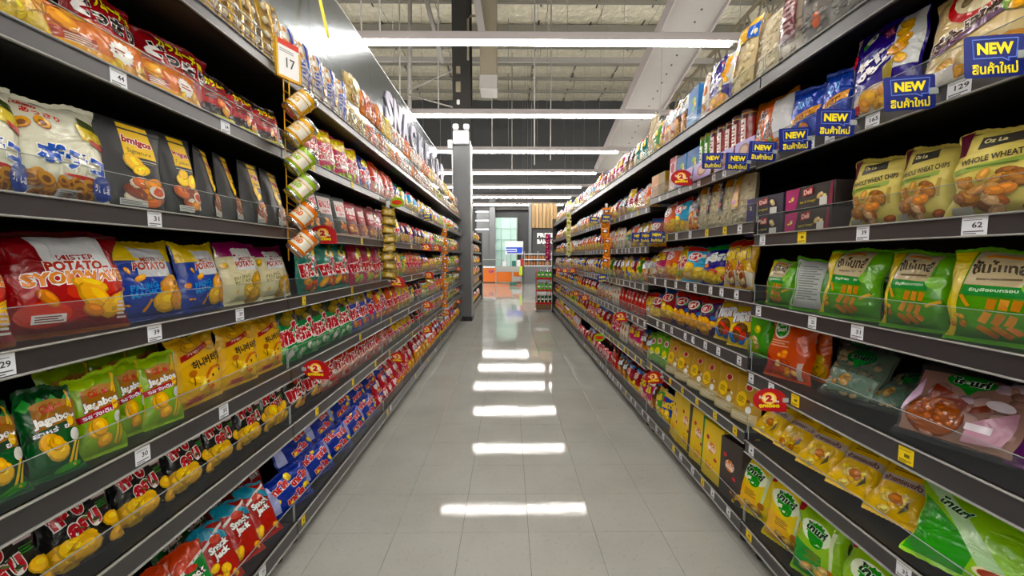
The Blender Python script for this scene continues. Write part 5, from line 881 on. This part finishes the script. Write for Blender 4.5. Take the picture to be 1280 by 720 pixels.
# ---- right, further bays
fill(1, 2, 1, [('laygreen', 1), ('creamnut', 1), ('layteal', 2), ('laybrown', 2), ('laypink', 2)], sz=1.2)
RF = {2: [[('layorange', 2), ('laywhite', 1), ('layred', 1), ('tyellow', 1), ('laybrown', 2), ('layred', 1)], [('laypink', 1), ('layyellow', 2), ('layorange', 1), ('layteal', 1), ('whitelong', 3), ('tyellow', 1)], [('laywhite', 2), ('laygreen', 1), ('layred', 1), ('layyellow', 2), ('laybrown', 2)], [('laygold', 1), ('redlong', 8), ('whitelong', 3)], [('laybrown', 2), ('laypink', 2), ('whitelong', 3), ('tcrim', 2)], [('laypink', 2), ('layred', 2), ('laybrown', 2), ('redlong', 3)]],
      3: [[('amberbag', 2), ('layviolet', 1), ('laywhite', 2), ('layred', 3)], [('laywhite', 2), ('layred', 3), ('layorange', 2)], [('laygreen', 2), ('layblue', 3), ('laywhite', 2)], [('laywhite', 4), ('layred', 3)], [('layred', 3), ('torange', 3)], [('pinkbundle', 5), ('layred', 2)]],
      4: [[('layorange', 3), ('laywhite', 2), ('amberbag', 2)], [('layorange', 3), ('layred', 2), ('laywhite', 2)], [('layblue', 3), ('layviolet', 2), ('laywhite', 2)], [('layred', 3), ('layorange', 2), ('layteal', 2)], [('layred', 4), ('laygreen', 2)], [('pinkbundle', 4), ('laywhite', 3)]],
      5: [[('amberbag', 4), ('layyellow', 3)], [('layorange', 3), ('laybrown', 3)], [('layblue', 2), ('laywhite', 3), ('layorange', 2)], [('layviolet', 2), ('layred', 4)], [('laygreen', 2), ('layred', 3), ('layblue', 2)], [('tyellow', 3), ('laypink', 3)]],
      6: [[('amberbag', 4), ('layorange', 3)], [('layorange', 3), ('layred', 3)], [('layviolet', 3), ('laywhite', 3)], [('layviolet', 3), ('layorange', 3)], [('layblue', 3), ('layred', 3)], [('tyellow', 4), ('layorange', 3)]]}
for b, rows in RF.items():
    for t, seq in enumerate(rows): fill(1, b, t + 2, seq, sz=1.0)
fill(1, 3, 1, [('laypink', 2), ('layred', 2), ('torange', 2), ('laysky', 2)], sz=1.1); fill(1, 4, 1, [('laywhite', 3), ('layred', 2), ('layyellow', 2)], sz=1.2); fill(1, 5, 1, [('amberbag', 3), ('tyellow', 3)], sz=1.2); fill(1, 6, 1, [('amberbag', 3), ('layorange', 2), ('layblue', 2)], sz=1.2)
for b in (2, 3): fill(1, b, 7, [('pinkbundle', 7)], dz=.14, back=.1, lean=-20, words='stacked above')
for b in (2, 3): fill(1, b, 7, [('pinkbundle', 7)], dz=.2, back=.14, lean=-24, words='in back')
# ---- labels: which one of its row
grp = {}
for r_ in PLACED: grp.setdefault((r_[0], r_[1], r_[2], r_[3], r_[6]), []).append(r_)
for (key, side, tier, bay, words), rs in grp.items():
    d = DES[key]; rs.sort(key=lambda q: q[4])
    for i, q in enumerate(rs):
        desc = d['desc'].split(',')[0].split(' with')[0] if words else d['desc']; w0 = {'': '', 'in back': 'back row, ', 'behind': '', 'stacked above': 'stacked, '}[words]
        q[5]['label'] = '%s, %s%s%s shelf, %s %s bay' % (desc, w0, (ORDW[i] + ' from camera, ') if len(rs) > 1 else '', TIERW[tier], BAYW[bay], SIDEW[side])
        q[5]['group'] = '%ss on the %s %s shelf' % (d['desc'].split(',')[0].split(' with')[0], TIERW[tier], SIDEW[side])
# ================================================================ price tags
TAGM = {}
def tag_mesh(txt, colr, w_, h_):
    k = (txt, colr, w_)
    if k not in TAGM:
        a = Acc().bbox((-w_ / 2, -.0008, -h_ / 2), (w_ / 2, .0, h_ / 2), 'paper', C(colr), .0003)
        f = lambda x0, z0, x1, z1, c: a.add([(x0, -.0011, z0), (x1, -.0011, z0), (x1, -.0011, z1), (x0, -.0011, z1)], [(0, 1, 2, 3)], 'paper', C(c))
        dk = '#55565a' if colr != '#e6c81a' else '#6a5a10'
        f(-w_ * .42, -h_ * .33, w_ * .38, -h_ * .27, dk); f(-w_ * .42, -h_ * .44, w_ * .1, -h_ * .39, dk); f(-w_ * .42, h_ * .3, w_ * .3, h_ * .33, dk)
        M = Matrix(((1, 0, 0, w_ * .12), (0, 0, 0, -.0012), (0, 1, 0, h_ * .04), (0, 0, 0, 1)))
        if txt: flat_text(a, txt, M, w_ * .2 * len(txt), h_ * .3, 'paper', C('#2a2a2e'), .02)
        else: f(-w_ * .1, -h_ * .1, w_ * .25, h_ * .12, dk)
        TAGM[k] = a.mesh('price_tag')
    return TAGM[k]
TAGS = []
def tag(side, tier, Y, txt='', colr='#dfe2e8', w_=.036, h_=.036):
    bay = max(0, int((Y - Y0) / BL)); hs = (HLp if side < 0 else HRp)[tier - 1]
    o = link('price_tag', tag_mesh(txt, colr, w_, min(h_, hs - .007)), cat='price tag'); o.location = (XF[side] + side * .0038, Y, zt(side, tier, bay) - hs / 2 + .0005); o.rotation_euler = (0, 0, R(-90 * side))
    TAGS.append((side, tier, bay, Y, o, txt, 'white' if colr[1] == 'd' else 'yellow'))
YEL = '#e6c81a'
def tagpx(side, tier, px, txt='', colr='#dfe2e8', w_=.042, h_=.04): tag(side, tier, Yat(px, XF[side], zt(side, tier, 0) - .02), txt, colr, w_, h_)
for t, px, tx in ((2, 150, '44'), (2, 283, '24'), (3, 195, '31'), (4, 4, '29'), (4, 195, '39'), (4, 301, '29'), (5, 180, '30'), (5, 281, '55')): tagpx(-1, t, px, tx)
tagpx(-1, 7, 329, '20')
for t, px in ((2, 441), (3, 453), (4, 381), (4, 441), (5, 451), (6, 397), (6, 442), (7, 380), (7, 485), (2, 392), (6, 470)): tagpx(-1, t, px, '', YEL, .03, .04)
for t, px, tx, w_ in ((2, 1197, '129', .05), (2, 1089, '165', .045), (2, 1036, '', .04), (2, 1012, '', .036), (3, 1216, '62', .05), (3, 1077, '39', .042), (3, 952, '12', .034), (4, 1070, '31', .042), (4, 1014, '25', .036), (4, 947, '', .034), (5, 938, '', .034), (5, 963, '', .034), (6, 938, '', .034), (6, 1128, '35', .04)): tagpx(1, t, px, tx, w_=w_)
for t, px in ((3, 1001), (5, 993), (5, 1131), (7, 935)): tagpx(1, t, px, '', YEL, .04, .05)
for bay in (1, 2, 3):
    for t in range(1, 8):
        if t == 1: continue
        y = Y0 + BL * bay + rnd.uniform(.05, .12)
        while y < Y0 + BL * (bay + 1) - .04:
            yl = (t == 6 and rnd.random() < .75) or rnd.random() < .12
            tag(1, t, y, '', YEL if yl else '#dfe2e8', .034, .045); y += rnd.uniform(.09, .2) if t != 7 else rnd.uniform(.1, .17)
for bay in (2, 3, 4):
    for t in range(2, 8):
        for k in range(2): tag(-1, t, Y0 + BL * bay + .25 + .6 * k + rnd.uniform(-.15, .15), '', YEL if rnd.random() < .7 else '#dfe2e8', .034, .045)
g2 = {}
for q in TAGS: g2.setdefault((q[0], q[1], q[2], q[6]), []).append(q)
for (s_, t, b, cn), rs in g2.items():
    rs.sort(key=lambda q: q[3])
    for i, q in enumerate(rs):
        q[4]['label'] = '%s price tag%s, %s%s shelf rail, %s %s bay' % (cn, ' reading ' + q[5] if q[5] else '', (ORDW[i] + ' from camera, ') if len(rs) > 1 else '', TIERW[t], BAYW[b], SIDEW[s_]); q[4]['group'] = 'price tags in the shelf rails'
# ================================================================ shelf flags
def rounded(w_, h_, r_, n=5):
    o = []
    for cx, cy, a0 in ((w_ / 2 - r_, h_ / 2 - r_, 0), (-w_ / 2 + r_, h_ / 2 - r_, 90), (-w_ / 2 + r_, -h_ / 2 + r_, 180), (w_ / 2 - r_, -h_ / 2 + r_, 270)):
        o += [(cx + r_ * math.cos(R(a0 + 90 * k / n)), cy + r_ * math.sin(R(a0 + 90 * k / n))) for k in range(n + 1)]
    return o
def plate(acc, pts, y, t, mat, col):
    n = len(pts); vs_ = [(x, y, z) for x, z in pts] + [(x, y + t, z) for x, z in pts]
    return acc.add(vs_, [tuple(range(n)), tuple(range(2 * n - 1, n - 1, -1))] + [(i, i + n, (i + 1) % n + n, (i + 1) % n) for i in range(n)], mat, col)
def txtm(x, z, y, rot=0):
    c, s_ = math.cos(R(rot)), math.sin(R(rot)); return Matrix(((c, -s_, 0, x), (0, 0, 0, y), (s_, c, 0, z), (0, 0, 0, 1)))
FM = {}
def flag_parts(kind):
    if kind in FM: return FM[kind]
    bd, pr = Acc(), Acc()
    if kind == 'new':
        plate(bd, rounded(.118, .084, .006), 0, .001, 'card', C('#12206e'))
        o1 = [(-.044, .034), (.046, .034), (.042, -.004), (.026, -.004), (.028, -.011), (.014, -.004), (-.042, -.004)]
        for i in range(len(o1)):
            a_, b_ = Vector((o1[i][0], 0, o1[i][1])), Vector((o1[(i + 1) % len(o1)][0], 0, o1[(i + 1) % len(o1)][1])); pr.bar(a_ + Vector((0, -.0008, 0)), b_ + Vector((0, -.0008, 0)), .001, .0018, 'card', C('#7a90d8'))
        flat_text(pr, 'NEW', txtm(.001, .015, -.001), .072, .024, 'card', C('#f2dc12'), .05)
        flat_text(pr, 'สินค้าใหม่', txtm(0, -.024, -.001), .09, .024, 'card', C('#f0dc30'), .03)
    elif kind == 'two':
        plate(bd, [(.058 * math.cos(R(a)), .042 * math.sin(R(a))) for a in range(0, 271, 15)] + [(.03, -.042), (.058, -.042)], 0, .001, 'card', C('#a8101a'))
        plate(pr, [(.026 * math.cos(R(a)) - .002, .006 + .022 * math.sin(R(a))) for a in range(0, 360, 24)], -.0006, .0004, 'card', C('#e8b83a'))
        plate(pr, [(.02 * math.cos(R(a)) - .002, .005 + .017 * math.sin(R(a))) for a in range(0, 360, 24)], -.0009, .0003, 'card', C('#f0dca8'))
        flat_text(pr, '2', txtm(-.003, .006, -.0014), .024, .026, 'card', C('#b0141c'), .07); flat_text(pr, 'ซื้อ', txtm(-.03, .01, -.0012), .014, .012, 'card', C('#f0ece8'), .03); flat_text(pr, 'ชิ้น', txtm(.024, -.003, -.0014), .014, .01, 'card', C('#f0ece8'), .03)
        flat_text(pr, 'ถูกเดือด', txtm(-.002, -.022, -.001), .07, .018, 'card', C('#f0d820'), .05)
    else:
        plate(bd, [(.058 * math.cos(R(a)), .042 * math.sin(R(a))) for a in range(0, 360, 15)], 0, .001, 'card', C('#8ab02a'))
        plate(pr, [(.045 * math.cos(R(a)), .02 * math.sin(R(a))) for a in range(0, 360, 20)], -.0006, .0004, 'card', C('#c8402a' if kind == 'green' else '#c8b050'))
    FM[kind] = (bd.mesh('board'), pr.mesh('print'), Acc().bbox((-.016, -.003, -.008), (.004, .003, .008), 'acrylic_edge', None, .001).mesh('clip')); return FM[kind]
FL = {'new': ('new_product_flag', 'blue NEW flag with Thai lettering', 'shelf flag'), 'two': ('offer_flag', 'red round offer flag with number 2', 'shelf flag'), 'green': ('green_shelf_flag', 'oval green shelf flag', 'shelf flag')}
def flag(kind, side, px, py, where, sc=1.):
    X = XF[side] - side * .062 * sc; Y = Yat(px, X, 1.2)
    for _ in range(4): z = P(px, py, Y).z; Y = Yat(px, X, z)
    n, lab, cat = FL[kind]; e = empty(n, (X, Y, z), label=lab + ', ' + where, cat=cat, group=lab.split(' with')[0] + 's'); b, p, c = flag_parts(kind)
    link('board', b, e); link('print', p, e); k = link('clip', c, e, loc=(side * .06, 0, 0)); k.scale = (side, 1, 1)
    if side < 0 and kind == 'two': pass
    e.rotation_euler = (R(rnd.uniform(-4, 4)), R(rnd.uniform(-4, 4)), R(rnd.uniform(-6, 6))); e.scale = (sc, sc, sc)
for i, (px, py, sc) in enumerate(((1243, 70, .95), (1137, 116, .95), (1044, 153, .92), (994, 174, .88), (953, 189, .85), (922, 202, .85), (891, 201, .85))): flag('new', 1, px, py, '%s from right edge, second right shelf' % ORDW[i], sc)
for px, py, wd in ((821, 296, 'nearest of the trio on third right shelf'), (808, 297, 'middle of the trio on third right shelf'), (798, 297, 'farthest of the trio on third right shelf'), (758, 273, 'nearer of the pair beside the hanging packs'), (743, 275, 'farther of the pair beside the hanging packs'), (753, 348, 'below the hanging orange packs at right')): flag('new', 1, px, py, wd, .85)
for px, py, wd in ((534, 272, 'on the far left shelves, higher one'), (551, 398, 'low on the far left shelves')): flag('new', -1, px, py, wd, .8)
for px, py, sc, wd in ((395, 462, 1, 'left, above the black Thai crisp bags'), (404, 293, 1, 'left, beside the hanging cans'), (496, 352, 1, 'left, below the hanging gold packs'), (497, 447, 1, 'left, above the blue twin packs'), (536, 344, .9, 'left third bay, fourth shelf'), (533, 309, .9, 'left third bay, third shelf nearer'), (546, 310, .9, 'left third bay, third shelf farther'), (534, 381, .9, 'left third bay, fifth shelf'), (534, 412, .9, 'left third bay, sixth shelf'), (559, 391, .8, 'far left, low beside the blue flag'), (566, 310, .8, 'far left, third shelf'), (573, 336, .8, 'far left, fourth shelf'), (573, 377, .8, 'far left, low near the column')): flag('two', -1, px, py, wd, sc)
for px, py, sc, wd in ((962, 500, 1, 'right nearest bay, fifth shelf'), (852, 222, 1, 'right second bay, second shelf'), (817, 472, 1, 'right second bay, sixth shelf'), (776, 396, 1, 'right third bay, fifth shelf'), (731, 372, .9, 'far right, nearer of the low pair'), (720, 367, .9, 'far right, farther of the low pair'), (698, 337, .9, 'far right, first of the high trio'), (706, 338, .9, 'far right, middle of the high trio'), (716, 338, .9, 'far right, last of the high trio')): flag('two', 1, px, py, wd, sc)
flag('green', 1, 749, 422, 'low on the third right bay'); flag('green', -1, 496, 253, 'beside the hanging gold packs at left', .9); flag('green', -1, 561, 282, 'far left beside the orange packs', .8)
# ================================================================ clip strips
XS = -.855; YS = 1.70
cans = [('canyellow', 375, 131), ('canyellow', 375, 166), ('cangreen', 376, 202), ('cangreen', 377, 236), ('canorange', 379, 270), ('canorange', 379, 304)]
top = P(360, 60, YS); e = empty('can_hanger', (XS, YS, P(375, 330, YS).z), label='yellow wire hanger holding six tilted snack cans at left', cat='hanger'); o0 = e.location
pw = [P(354, 96, YS), P(361, 326, YS)]
for q in (0, .022): Acc().tube([pw[0] + Vector((q, 0, 0)) - o0, pw[0].lerp(pw[1], .15 if q else 1) + Vector((q, 0, 0)) - o0], .0022, 'yellow_plastic').obj('wire', e)
tilt = Vector((.58, .42, .7)).normalized(); up_ = Vector((0, 0, 1)).rotation_difference(tilt)
for i, (k, px, py) in enumerate(cans):
    c = P(px, py, YS); base = c - tilt * .051
    o = spawn(k, base, up_.to_euler(), (1.2, 1.2, 1.2)); o.rotation_euler = (up_ @ Euler((0, 0, R(-20))).to_quaternion()).to_euler()
    o['label'] = '%s, %s in the left hanger' % (DES[k]['desc'], ('upper of the two' if i % 2 == 0 else 'lower of the two')); o['group'] = 'mini cans in the hanger'
    pts = [c - o0 + up_ @ Vector((.042 * math.cos(a * math.pi / 6), .042 * math.sin(a * math.pi / 6), .012)) for a in range(13)]; Acc().tube(pts, .002, 'yellow_plastic', n=6).obj('can_loop', e)
    pts = [c - o0 + up_ @ Vector((.042 * math.cos(a * math.pi / 6), .042 * math.sin(a * math.pi / 6), -.03)) for a in range(13)]; Acc().tube(pts, .002, 'yellow_plastic', n=6).obj('can_loop', e)
    w0 = pw[0].lerp(pw[1], (py - 96) / 230) - o0; Acc().tube([w0, c - o0 + up_ @ Vector((-.042, 0, -.03)), c - o0 + up_ @ Vector((-.042, 0, .012)), w0 + Vector((.0, 0, .06))], .002, 'yellow_plastic', n=6).obj('arm', e)
sg = empty('price_sign', P(360, 76, YS), label='white price sign reading 17 in yellow frame above the cans', cat='sign'); sg.rotation_euler = (0, 0, R(68)); sg.scale = (.8, 1, .95)
Acc().box((-.062, -.003, -.07), (.062, .003, .075), 'paper', C('#e2e2e2')).box((-.062, -.0035, .052), (.062, -.003, .075), 'paper', C('#c03a2a')).obj('card', sg)
a = Acc(); flat_text(a, '17', txtm(.01, -.012, -.0042), .05, .04, 'paper', C('#333333'), .01)
for zz in (.035, .027): a.box((-.05, -.0042, zz), (.03, -.0036, zz + .003), 'paper', C('#9a9a9a'))
a.obj('print', sg)
fr = Acc(); fr.box((-.07, -.005, -.08), (-.06, .006, .07), 'yellow_plastic'); fr.box((.06, -.005, -.08), (.07, .006, .045), 'yellow_plastic'); fr.box((-.07, -.005, -.08), (.07, .006, -.07), 'yellow_plastic'); fr.obj('frame', sg)
Acc().tube([(-.03, .002, -.08), (-.03, .002, -.14)], .002, 'yellow_plastic').obj('stem', sg); Acc().tube([(.0, .002, -.08), (.0, .002, -.14)], .002, 'yellow_plastic').obj('stem', sg)
rb = [Vector((-1.34, P(400, 0, 2.93).y, 3.27)), Vector((-1.34, 3.0, 3.27)), P(412, 48, 2.97), P(409, 48, 2.97)]
Acc().add(rb + [q + Vector((.002, .002, 0)) for q in rb], [(0, 1, 2, 3), (7, 6, 5, 4), (0, 4, 5, 1), (1, 5, 6, 2), (2, 6, 7, 3), (3, 7, 4, 0)], 'paper', C('#d8cf6a')).obj('hanging_ribbon', label='pale yellow ribbon hanging from the steel header at upper left', cat='ribbon')
def strip(name, label, key, side, px, y0, y1, n, what, yaw=0, sc=1.):
    X = XF[side] - side * .02; z0_, z1_ = None, None
    Y = Yat(px, X, 1.3); a_, b_ = P(px, y0, Y), P(px, y1, Y); e = empty(name, (X, Y, b_.z), label=label, cat='clip strip')
    Acc().bbox((-.012, -.0008, -.01), (.012, .0008, a_.z - b_.z + .06), 'white_plastic', None, .0003).obj('strip', e)
    for i in range(n):
        z = a_.z + (b_.z - a_.z) * (i + .92) / n; o = spawn(key, (X + rnd.uniform(-.012, .012), Y - .024, z), (R(8), R(rnd.uniform(-9, 9)), R(yaw + rnd.uniform(-24, 24))), (sc, sc, sc), Y < 3.2, i)
        o['label'] = '%s, %s from top' % (what, ORDW[i]); o['group'] = what + 's'
        Acc().bbox((-.006, -.012, z + .06 * sc - b_.z), (.006, 0, z + .066 * sc - b_.z), 'white_plastic', None, .001).obj('clip', e)
strip('clip_strip', 'clip strip of gold packs hanging between left bays', 'goldpack', -1, 486, 262, 350, 8, 'gold brown pack on left clip strip', 30)
strip('clip_strip', 'clip strip of orange packs at the far left', 'orangepack', -1, 556, 285, 396, 10, 'orange pack on far left clip strip', 35, .85)
strip('clip_strip', 'clip strip of orange packs hanging on the right shelves', 'orangepack', 1, 757, 262, 335, 6, 'orange pack on right clip strip', -35, .9)
strip('clip_strip', 'clip strip of pale yellow packs at the far right', 'palepack', 1, 711, 266, 320, 6, 'pale yellow pack on far right clip strip', -35, .8)
# ================================================================ end-of-aisle rack on the right
ry, rx = Y0 + BL * 7 + .04, .64
rk = empty('drink_rack', (rx + .18, ry + .2, 0), label='red display rack of green cans at the right shelf end', cat='rack')
Acc().bbox((-.2, -.18, 0), (.2, .18, .05), 'steel', None, .004).obj('base', rk)
rz = [P(680, 379, ry).z, P(680, 363, ry).z, P(680, 348, ry).z]
Acc().tube([(.09, .17, .05), (.09, .17, 1.75)], .01, 'steel').obj('pole', rk)
for x in (-.17, .17): Acc().tube([(x, .17, .05), (x, .17, rz[2] + .2)], .012, 'red_plastic').obj('post', rk)
rz = [P(680, 379, ry).z, P(680, 363, ry).z, P(680, 348, ry).z]
for z in rz:
    t_ = Acc().bbox((-.19, -.17, z - .02), (.19, .17, z), 'red_plastic', None, .003).obj('tray', rk); Acc().bbox((-.19, -.175, z - .03), (.19, -.168, z + .02), 'red_plastic', None, .002).obj('tray_lip', t_)
for j, z in enumerate(rz):
    for i in range(4):
        k = 'darkcan' if j == 0 else 'drinkcan'; o = spawn(k, (rx + .18 - .13 + .087 * i, ry + .09, z + .001), (0, 0, 0), (1.1, 1.1, 1.25), False); o['label'] = '%s, %s from left, %s tier of red rack' % (DES[k]['desc'], ORDW[i], ('lowest', 'middle', 'upper')[j]); o['group'] = 'cans in the red rack'
Acc().bbox((rx, ry + .03, .052), (rx + .34, ry + .36, rz[0] - .035), 'carton', None, .004).obj('carton_box', label='brown carton at the bottom of the red rack', cat='carton')
zt_, zb_ = P(680, 296, ry).z, P(680, 325, ry).z
for i in range(5):
    for j in (1,):
        z = zb_ + (zt_ - zb_) * i / 4.6; o = spawn('purpleblock', (rx + .13 + .13 * j, ry + .14, z), (0, 0, R(rnd.uniform(-10, 10))), (1, 1, .9), False, i); o['label'] = 'purple and gold pack, %s from bottom above red rack' % ORDW[i]; o['group'] = 'purple packs above the red rack'
    Acc().bbox((.0, -.1, zb_ + (zt_ - zb_) * i / 4.6 - .012), (.16, .1, zb_ + (zt_ - zb_) * i / 4.6 - .003), 'red_plastic', None, .002).obj('tray', rk)
o = spawn('layblue', (1.12, Y0 + BL * 7 - .15, 1.976), (R(-4), 0, R(-60)), (1.2, 1, 1.2), False); o['label'] = 'large white and blue bag standing at the far right top corner'; o['group'] = 'goods on the top right shelf end'
# ================================================================ shelves beyond the column
XB = -.80
for b in range(3):
    y0 = 8.45 + BL * b
    make_bay(-1, b, XB, y0, ZL[1:], HLp[1:], '%s shelving bay beyond the grey column, left' % ORDW[b], guards=False, top_fence=False, back_z=1.95)
    for t in range(6):
        for k in range(5):
            key = ['layorange', 'layyellow', 'laypink', 'laywhite', 'laygreen', 'layred', 'amberbag'][(t * 3 + k + b * 2) % 7]; d = DES[key]
            o = spawn(key, (XB - .075, y0 + .13 + .25 * k, ZL[t + 1] - .0055), (R(-6), 0, R(90)), (1.4, 1, 1), False, k); o['label'] = '%s, %s in row, %s shelf, %s bay beyond column' % (d['desc'].split(',')[0].split(' with')[0], ORDW[k], ORDW[t], ORDW[b]); o['group'] = 'goods beyond the grey column'
Acc().bbox((XB - .5, 12.25, 0), (XB + .02, 12.29, 1.97), 'upright_black', None, .004).obj('end_panel', label='black end panel beyond the grey column', cat='panel')
# ================================================================ far end of the aisle
def slab3(px0, py0, px1, py1, Y, t, mat, name, parent=None, bev=.01, off=None, **k):
    "block whose face spans the two photo corners at depth Y, t deep"
    a_, b_ = P(px0, py1, Y), P(px1, py0, Y); o_ = parent.location if parent else Vector((0, 0, 0))
    return Acc().bbox(Vector((a_.x, Y, max(0, a_.z))) - o_, Vector((b_.x, Y + t, b_.z)) - o_, mat, None, bev).obj(name, parent, **k)
def base(px, Y): return Vector((P(px, 300, Y).x, Y, 0))
# bulkhead, window and bakery front
slab3(590, 262, 690, 246, 22.9, .3, 'dark_paint', 'trim_1', kind='structure')
wn = empty('window_1', base(632, 23.2), kind='structure', label='pale green lit window in the dark far wall')
slab3(619, 273, 646, 348, 23.3, .05, 'lit_glass', 'pane', wn)
for px in (618, 626, 638, 645.5): slab3(px, 272, px + 1.2, 348, 23.2, .1, 'white_paint' if px in (618, 645.5) else 'glass_green', 'mullion', wn, .005)
for py in (272, 285, 299, 313): slab3(618, py, 646.5, py + .9, 23.2, .1, 'glass_green', 'transom', wn, .005)
slab3(596, 262, 612, 345, 23.0, .4, 'column_grey', 'wall_pier', kind='structure'); slab3(612, 248, 619, 350, 22.8, .5, 'column_grey', 'wall_pier', kind='structure')
for py in (264, 275, 286): slab3(594, py, 611, py + 1.2, 21.5, .1, 'lamp_white', 'wall_light', label='dim light strip on the far left wall, %s' % {264: 'topmost', 275: 'middle', 286: 'lowest'}[py], cat='light', group='far wall light strips')
bk = empty('bakery_kiosk', base(677, 20), label='dark bakery kiosk with wooden slat fascia at the far right', cat='kiosk')
slab3(665, 285, 712, 355, 20.2, .3, 'wall_dark', 'back_wall', bk)
for i in range(7): slab3(664.5 + 4.6 * i, 254, 664.5 + 4.6 * i + 4.3, 285, 20.0, .25, ('wood_a', 'wood_b')[i % 2], 'slat', bk, .01)
slab3(661, 253, 664.4, 330, 20.0, .4, 'column_grey', 'side_post', bk)
bt = Acc(); c = P(683, 297, 20.15) - bk.location
for tx, py in (('FRESH', 294), ('BAKERY', 302)):
    q = P(683, py, 20.15) - bk.location; flat_text(bt, tx, txtm(q.x, q.z, q.y), .9, .22, 'white_plastic', None, .05)
bt.obj('lettering', bk)
ct = empty('bakery_counter', base(670, 19), label='dark counter with bread shelves in front of the bakery kiosk', cat='counter')
slab3(655, 334, 690, 355.5, 19, .7, 'column_grey', 'body', ct)
for py in (332, 324, 317): slab3(655, py, 690, py + 1, 19.1, .5, 'white_plastic', 'shelf', ct, .004)
for px in (655, 672, 689): slab3(px, 314, px + .8, 334, 19.1, .05, 'steel', 'post', ct, .004)
n_ = 0
for py in (332, 324.5):
    for i in range(9):
        p = P(657.5 + 3.5 * i, py, 19.3); a = Acc().ball((0, 0, .1), .055, 'bread', None, 8, 6, (1, 1, 1.7)); a.obj('bread_loaf', label='brown loaf, %s from left on %s bakery shelf' % (ORDW[i], 'lower' if py > 330 else 'upper'), cat='bread', group='loaves on the bakery shelves', loc=(p.x, 19.3, p.z))
oc = empty('orange_counter', base(622, 20), label='orange service counter with glass case at the far end', cat='counter')
slab3(604, 335, 619.5, 352.5, 20, .6, 'orange_panel', 'front_panel', oc); slab3(619.8, 335, 652, 352.5, 20, .6, 'orange_panel', 'front_panel', oc); slab3(604, 333, 653, 335, 19.95, .7, 'white_plastic', 'counter_top', oc)
lg = Acc(); q = P(614, 339.5, 19.98) - oc.location; flat_text(lg, 'CP', txtm(q.x, q.z, q.y), .25, .12, 'card', C('#7a3a8a'), .05); lg.obj('lettering', oc)
slab3(604, 325, 630, 333, 20.1, .4, 'acrylic', 'glass_case', oc, .004); slab3(604, 324, 630, 325, 20.1, .4, 'steel', 'case_top', oc, .004)
st = empty('steel_table', base(636, 18), label='stainless steel table in front of the orange counter', cat='table')
slab3(619, 333, 651, 340, 18, .6, 'steel', 'table_top', st)
for px in (619, 640, 651): slab3(px, 340, px + 1.3, 356.5, 18, .04, 'steel', 'leg', st, .004)
slab3(640, 346, 651, 352, 18.05, .4, 'steel', 'side_panel', st)
slab3(637, 353, 646, 356.5, 17.8, .3, 'teal_plastic', 'plastic_basket', label='dark teal basket on the floor under the steel table', cat='basket')
slab3(649, 333, 653, 344, 17.98, .02, 'lime_card', 'lime_notice', label='small lime green notice on the steel table end', cat='notice')
ps = empty('poster_stand', base(643, 20.8), label='white and blue poster above the orange counter', cat='poster')
slab3(631.5, 301.5, 654, 318, 20.8, .05, 'white_plastic', 'panel', ps)
pb = Acc()
for (x0, y0, x1, y1, c) in ((632.5, 309, 647, 311, '#4a6ac8'), (632.5, 312.5, 645, 314, '#3a5ac0'), (634, 315, 652, 316.5, '#2a4ab8'), (646, 309, 653, 315, '#2a4ac0')):
    a_, b_ = P(x0, y1, 20.78) - ps.location, P(x1, y0, 20.78) - ps.location; pb.box((a_.x, a_.y - .004, a_.z), (b_.x, a_.y, b_.z), 'card', C(c))
pb.obj('print', ps)
for px in (633, 652): slab3(px, 318, px + 1, 352, 20.82, .04, 'steel', 'post', ps, .004)
for i, (px, py, m_) in enumerate(((628, 331, 'white_plastic'), (640, 330, 'teal_plastic'), (646, 329, 'white_plastic'), (650, 328, 'red_plastic'))): slab3(px, py - 4, px + 5, 333, 18.2, .3, m_, 'counter_crate', label=['white crate on the left of the steel table', 'teal crate in the middle of the steel table', 'white crate on the right of the steel table', 'red crate at the right end of the steel table'][i], cat='crate')
# lilac cards standing in the second right rail
for i, (pa, pb) in enumerate(((942, 918), (915, 893), (888, 866), (864, 846))):
    ya, yb = Yat(pa, .99, 1.72), Yat(pb, .99, 1.72); yc = (ya + yb) / 2; w_ = abs(yb - ya); e = empty('lilac_shelf_card', (.9905, yc, 1.664), label='lilac shelf card standing in second right rail, %s from camera' % ORDW[i], cat='shelf card', group='lilac cards in the second right rail'); e.rotation_euler = (R(rnd.uniform(-6, 0)), 0, R(-90))
    plate(Acc(), rounded(w_, .085, .004), 0, .0008, 'card', C('#a79ac6')).obj('card', e).location = (0, 0, .043)
    a = Acc(); plate(a, [(w_ * .28 * math.cos(R(q)), .03 * math.sin(R(q))) for q in range(0, 360, 20)], -.0006, .0004, 'card', C('#8a6a60')); plate(a, [(w_ * .2 * math.cos(R(q)), .02 * math.sin(R(q))) for q in range(0, 360, 20)], -.001, .0003, 'card', C('#b99a88')); a.obj('print', e).location = (0, 0, .043)
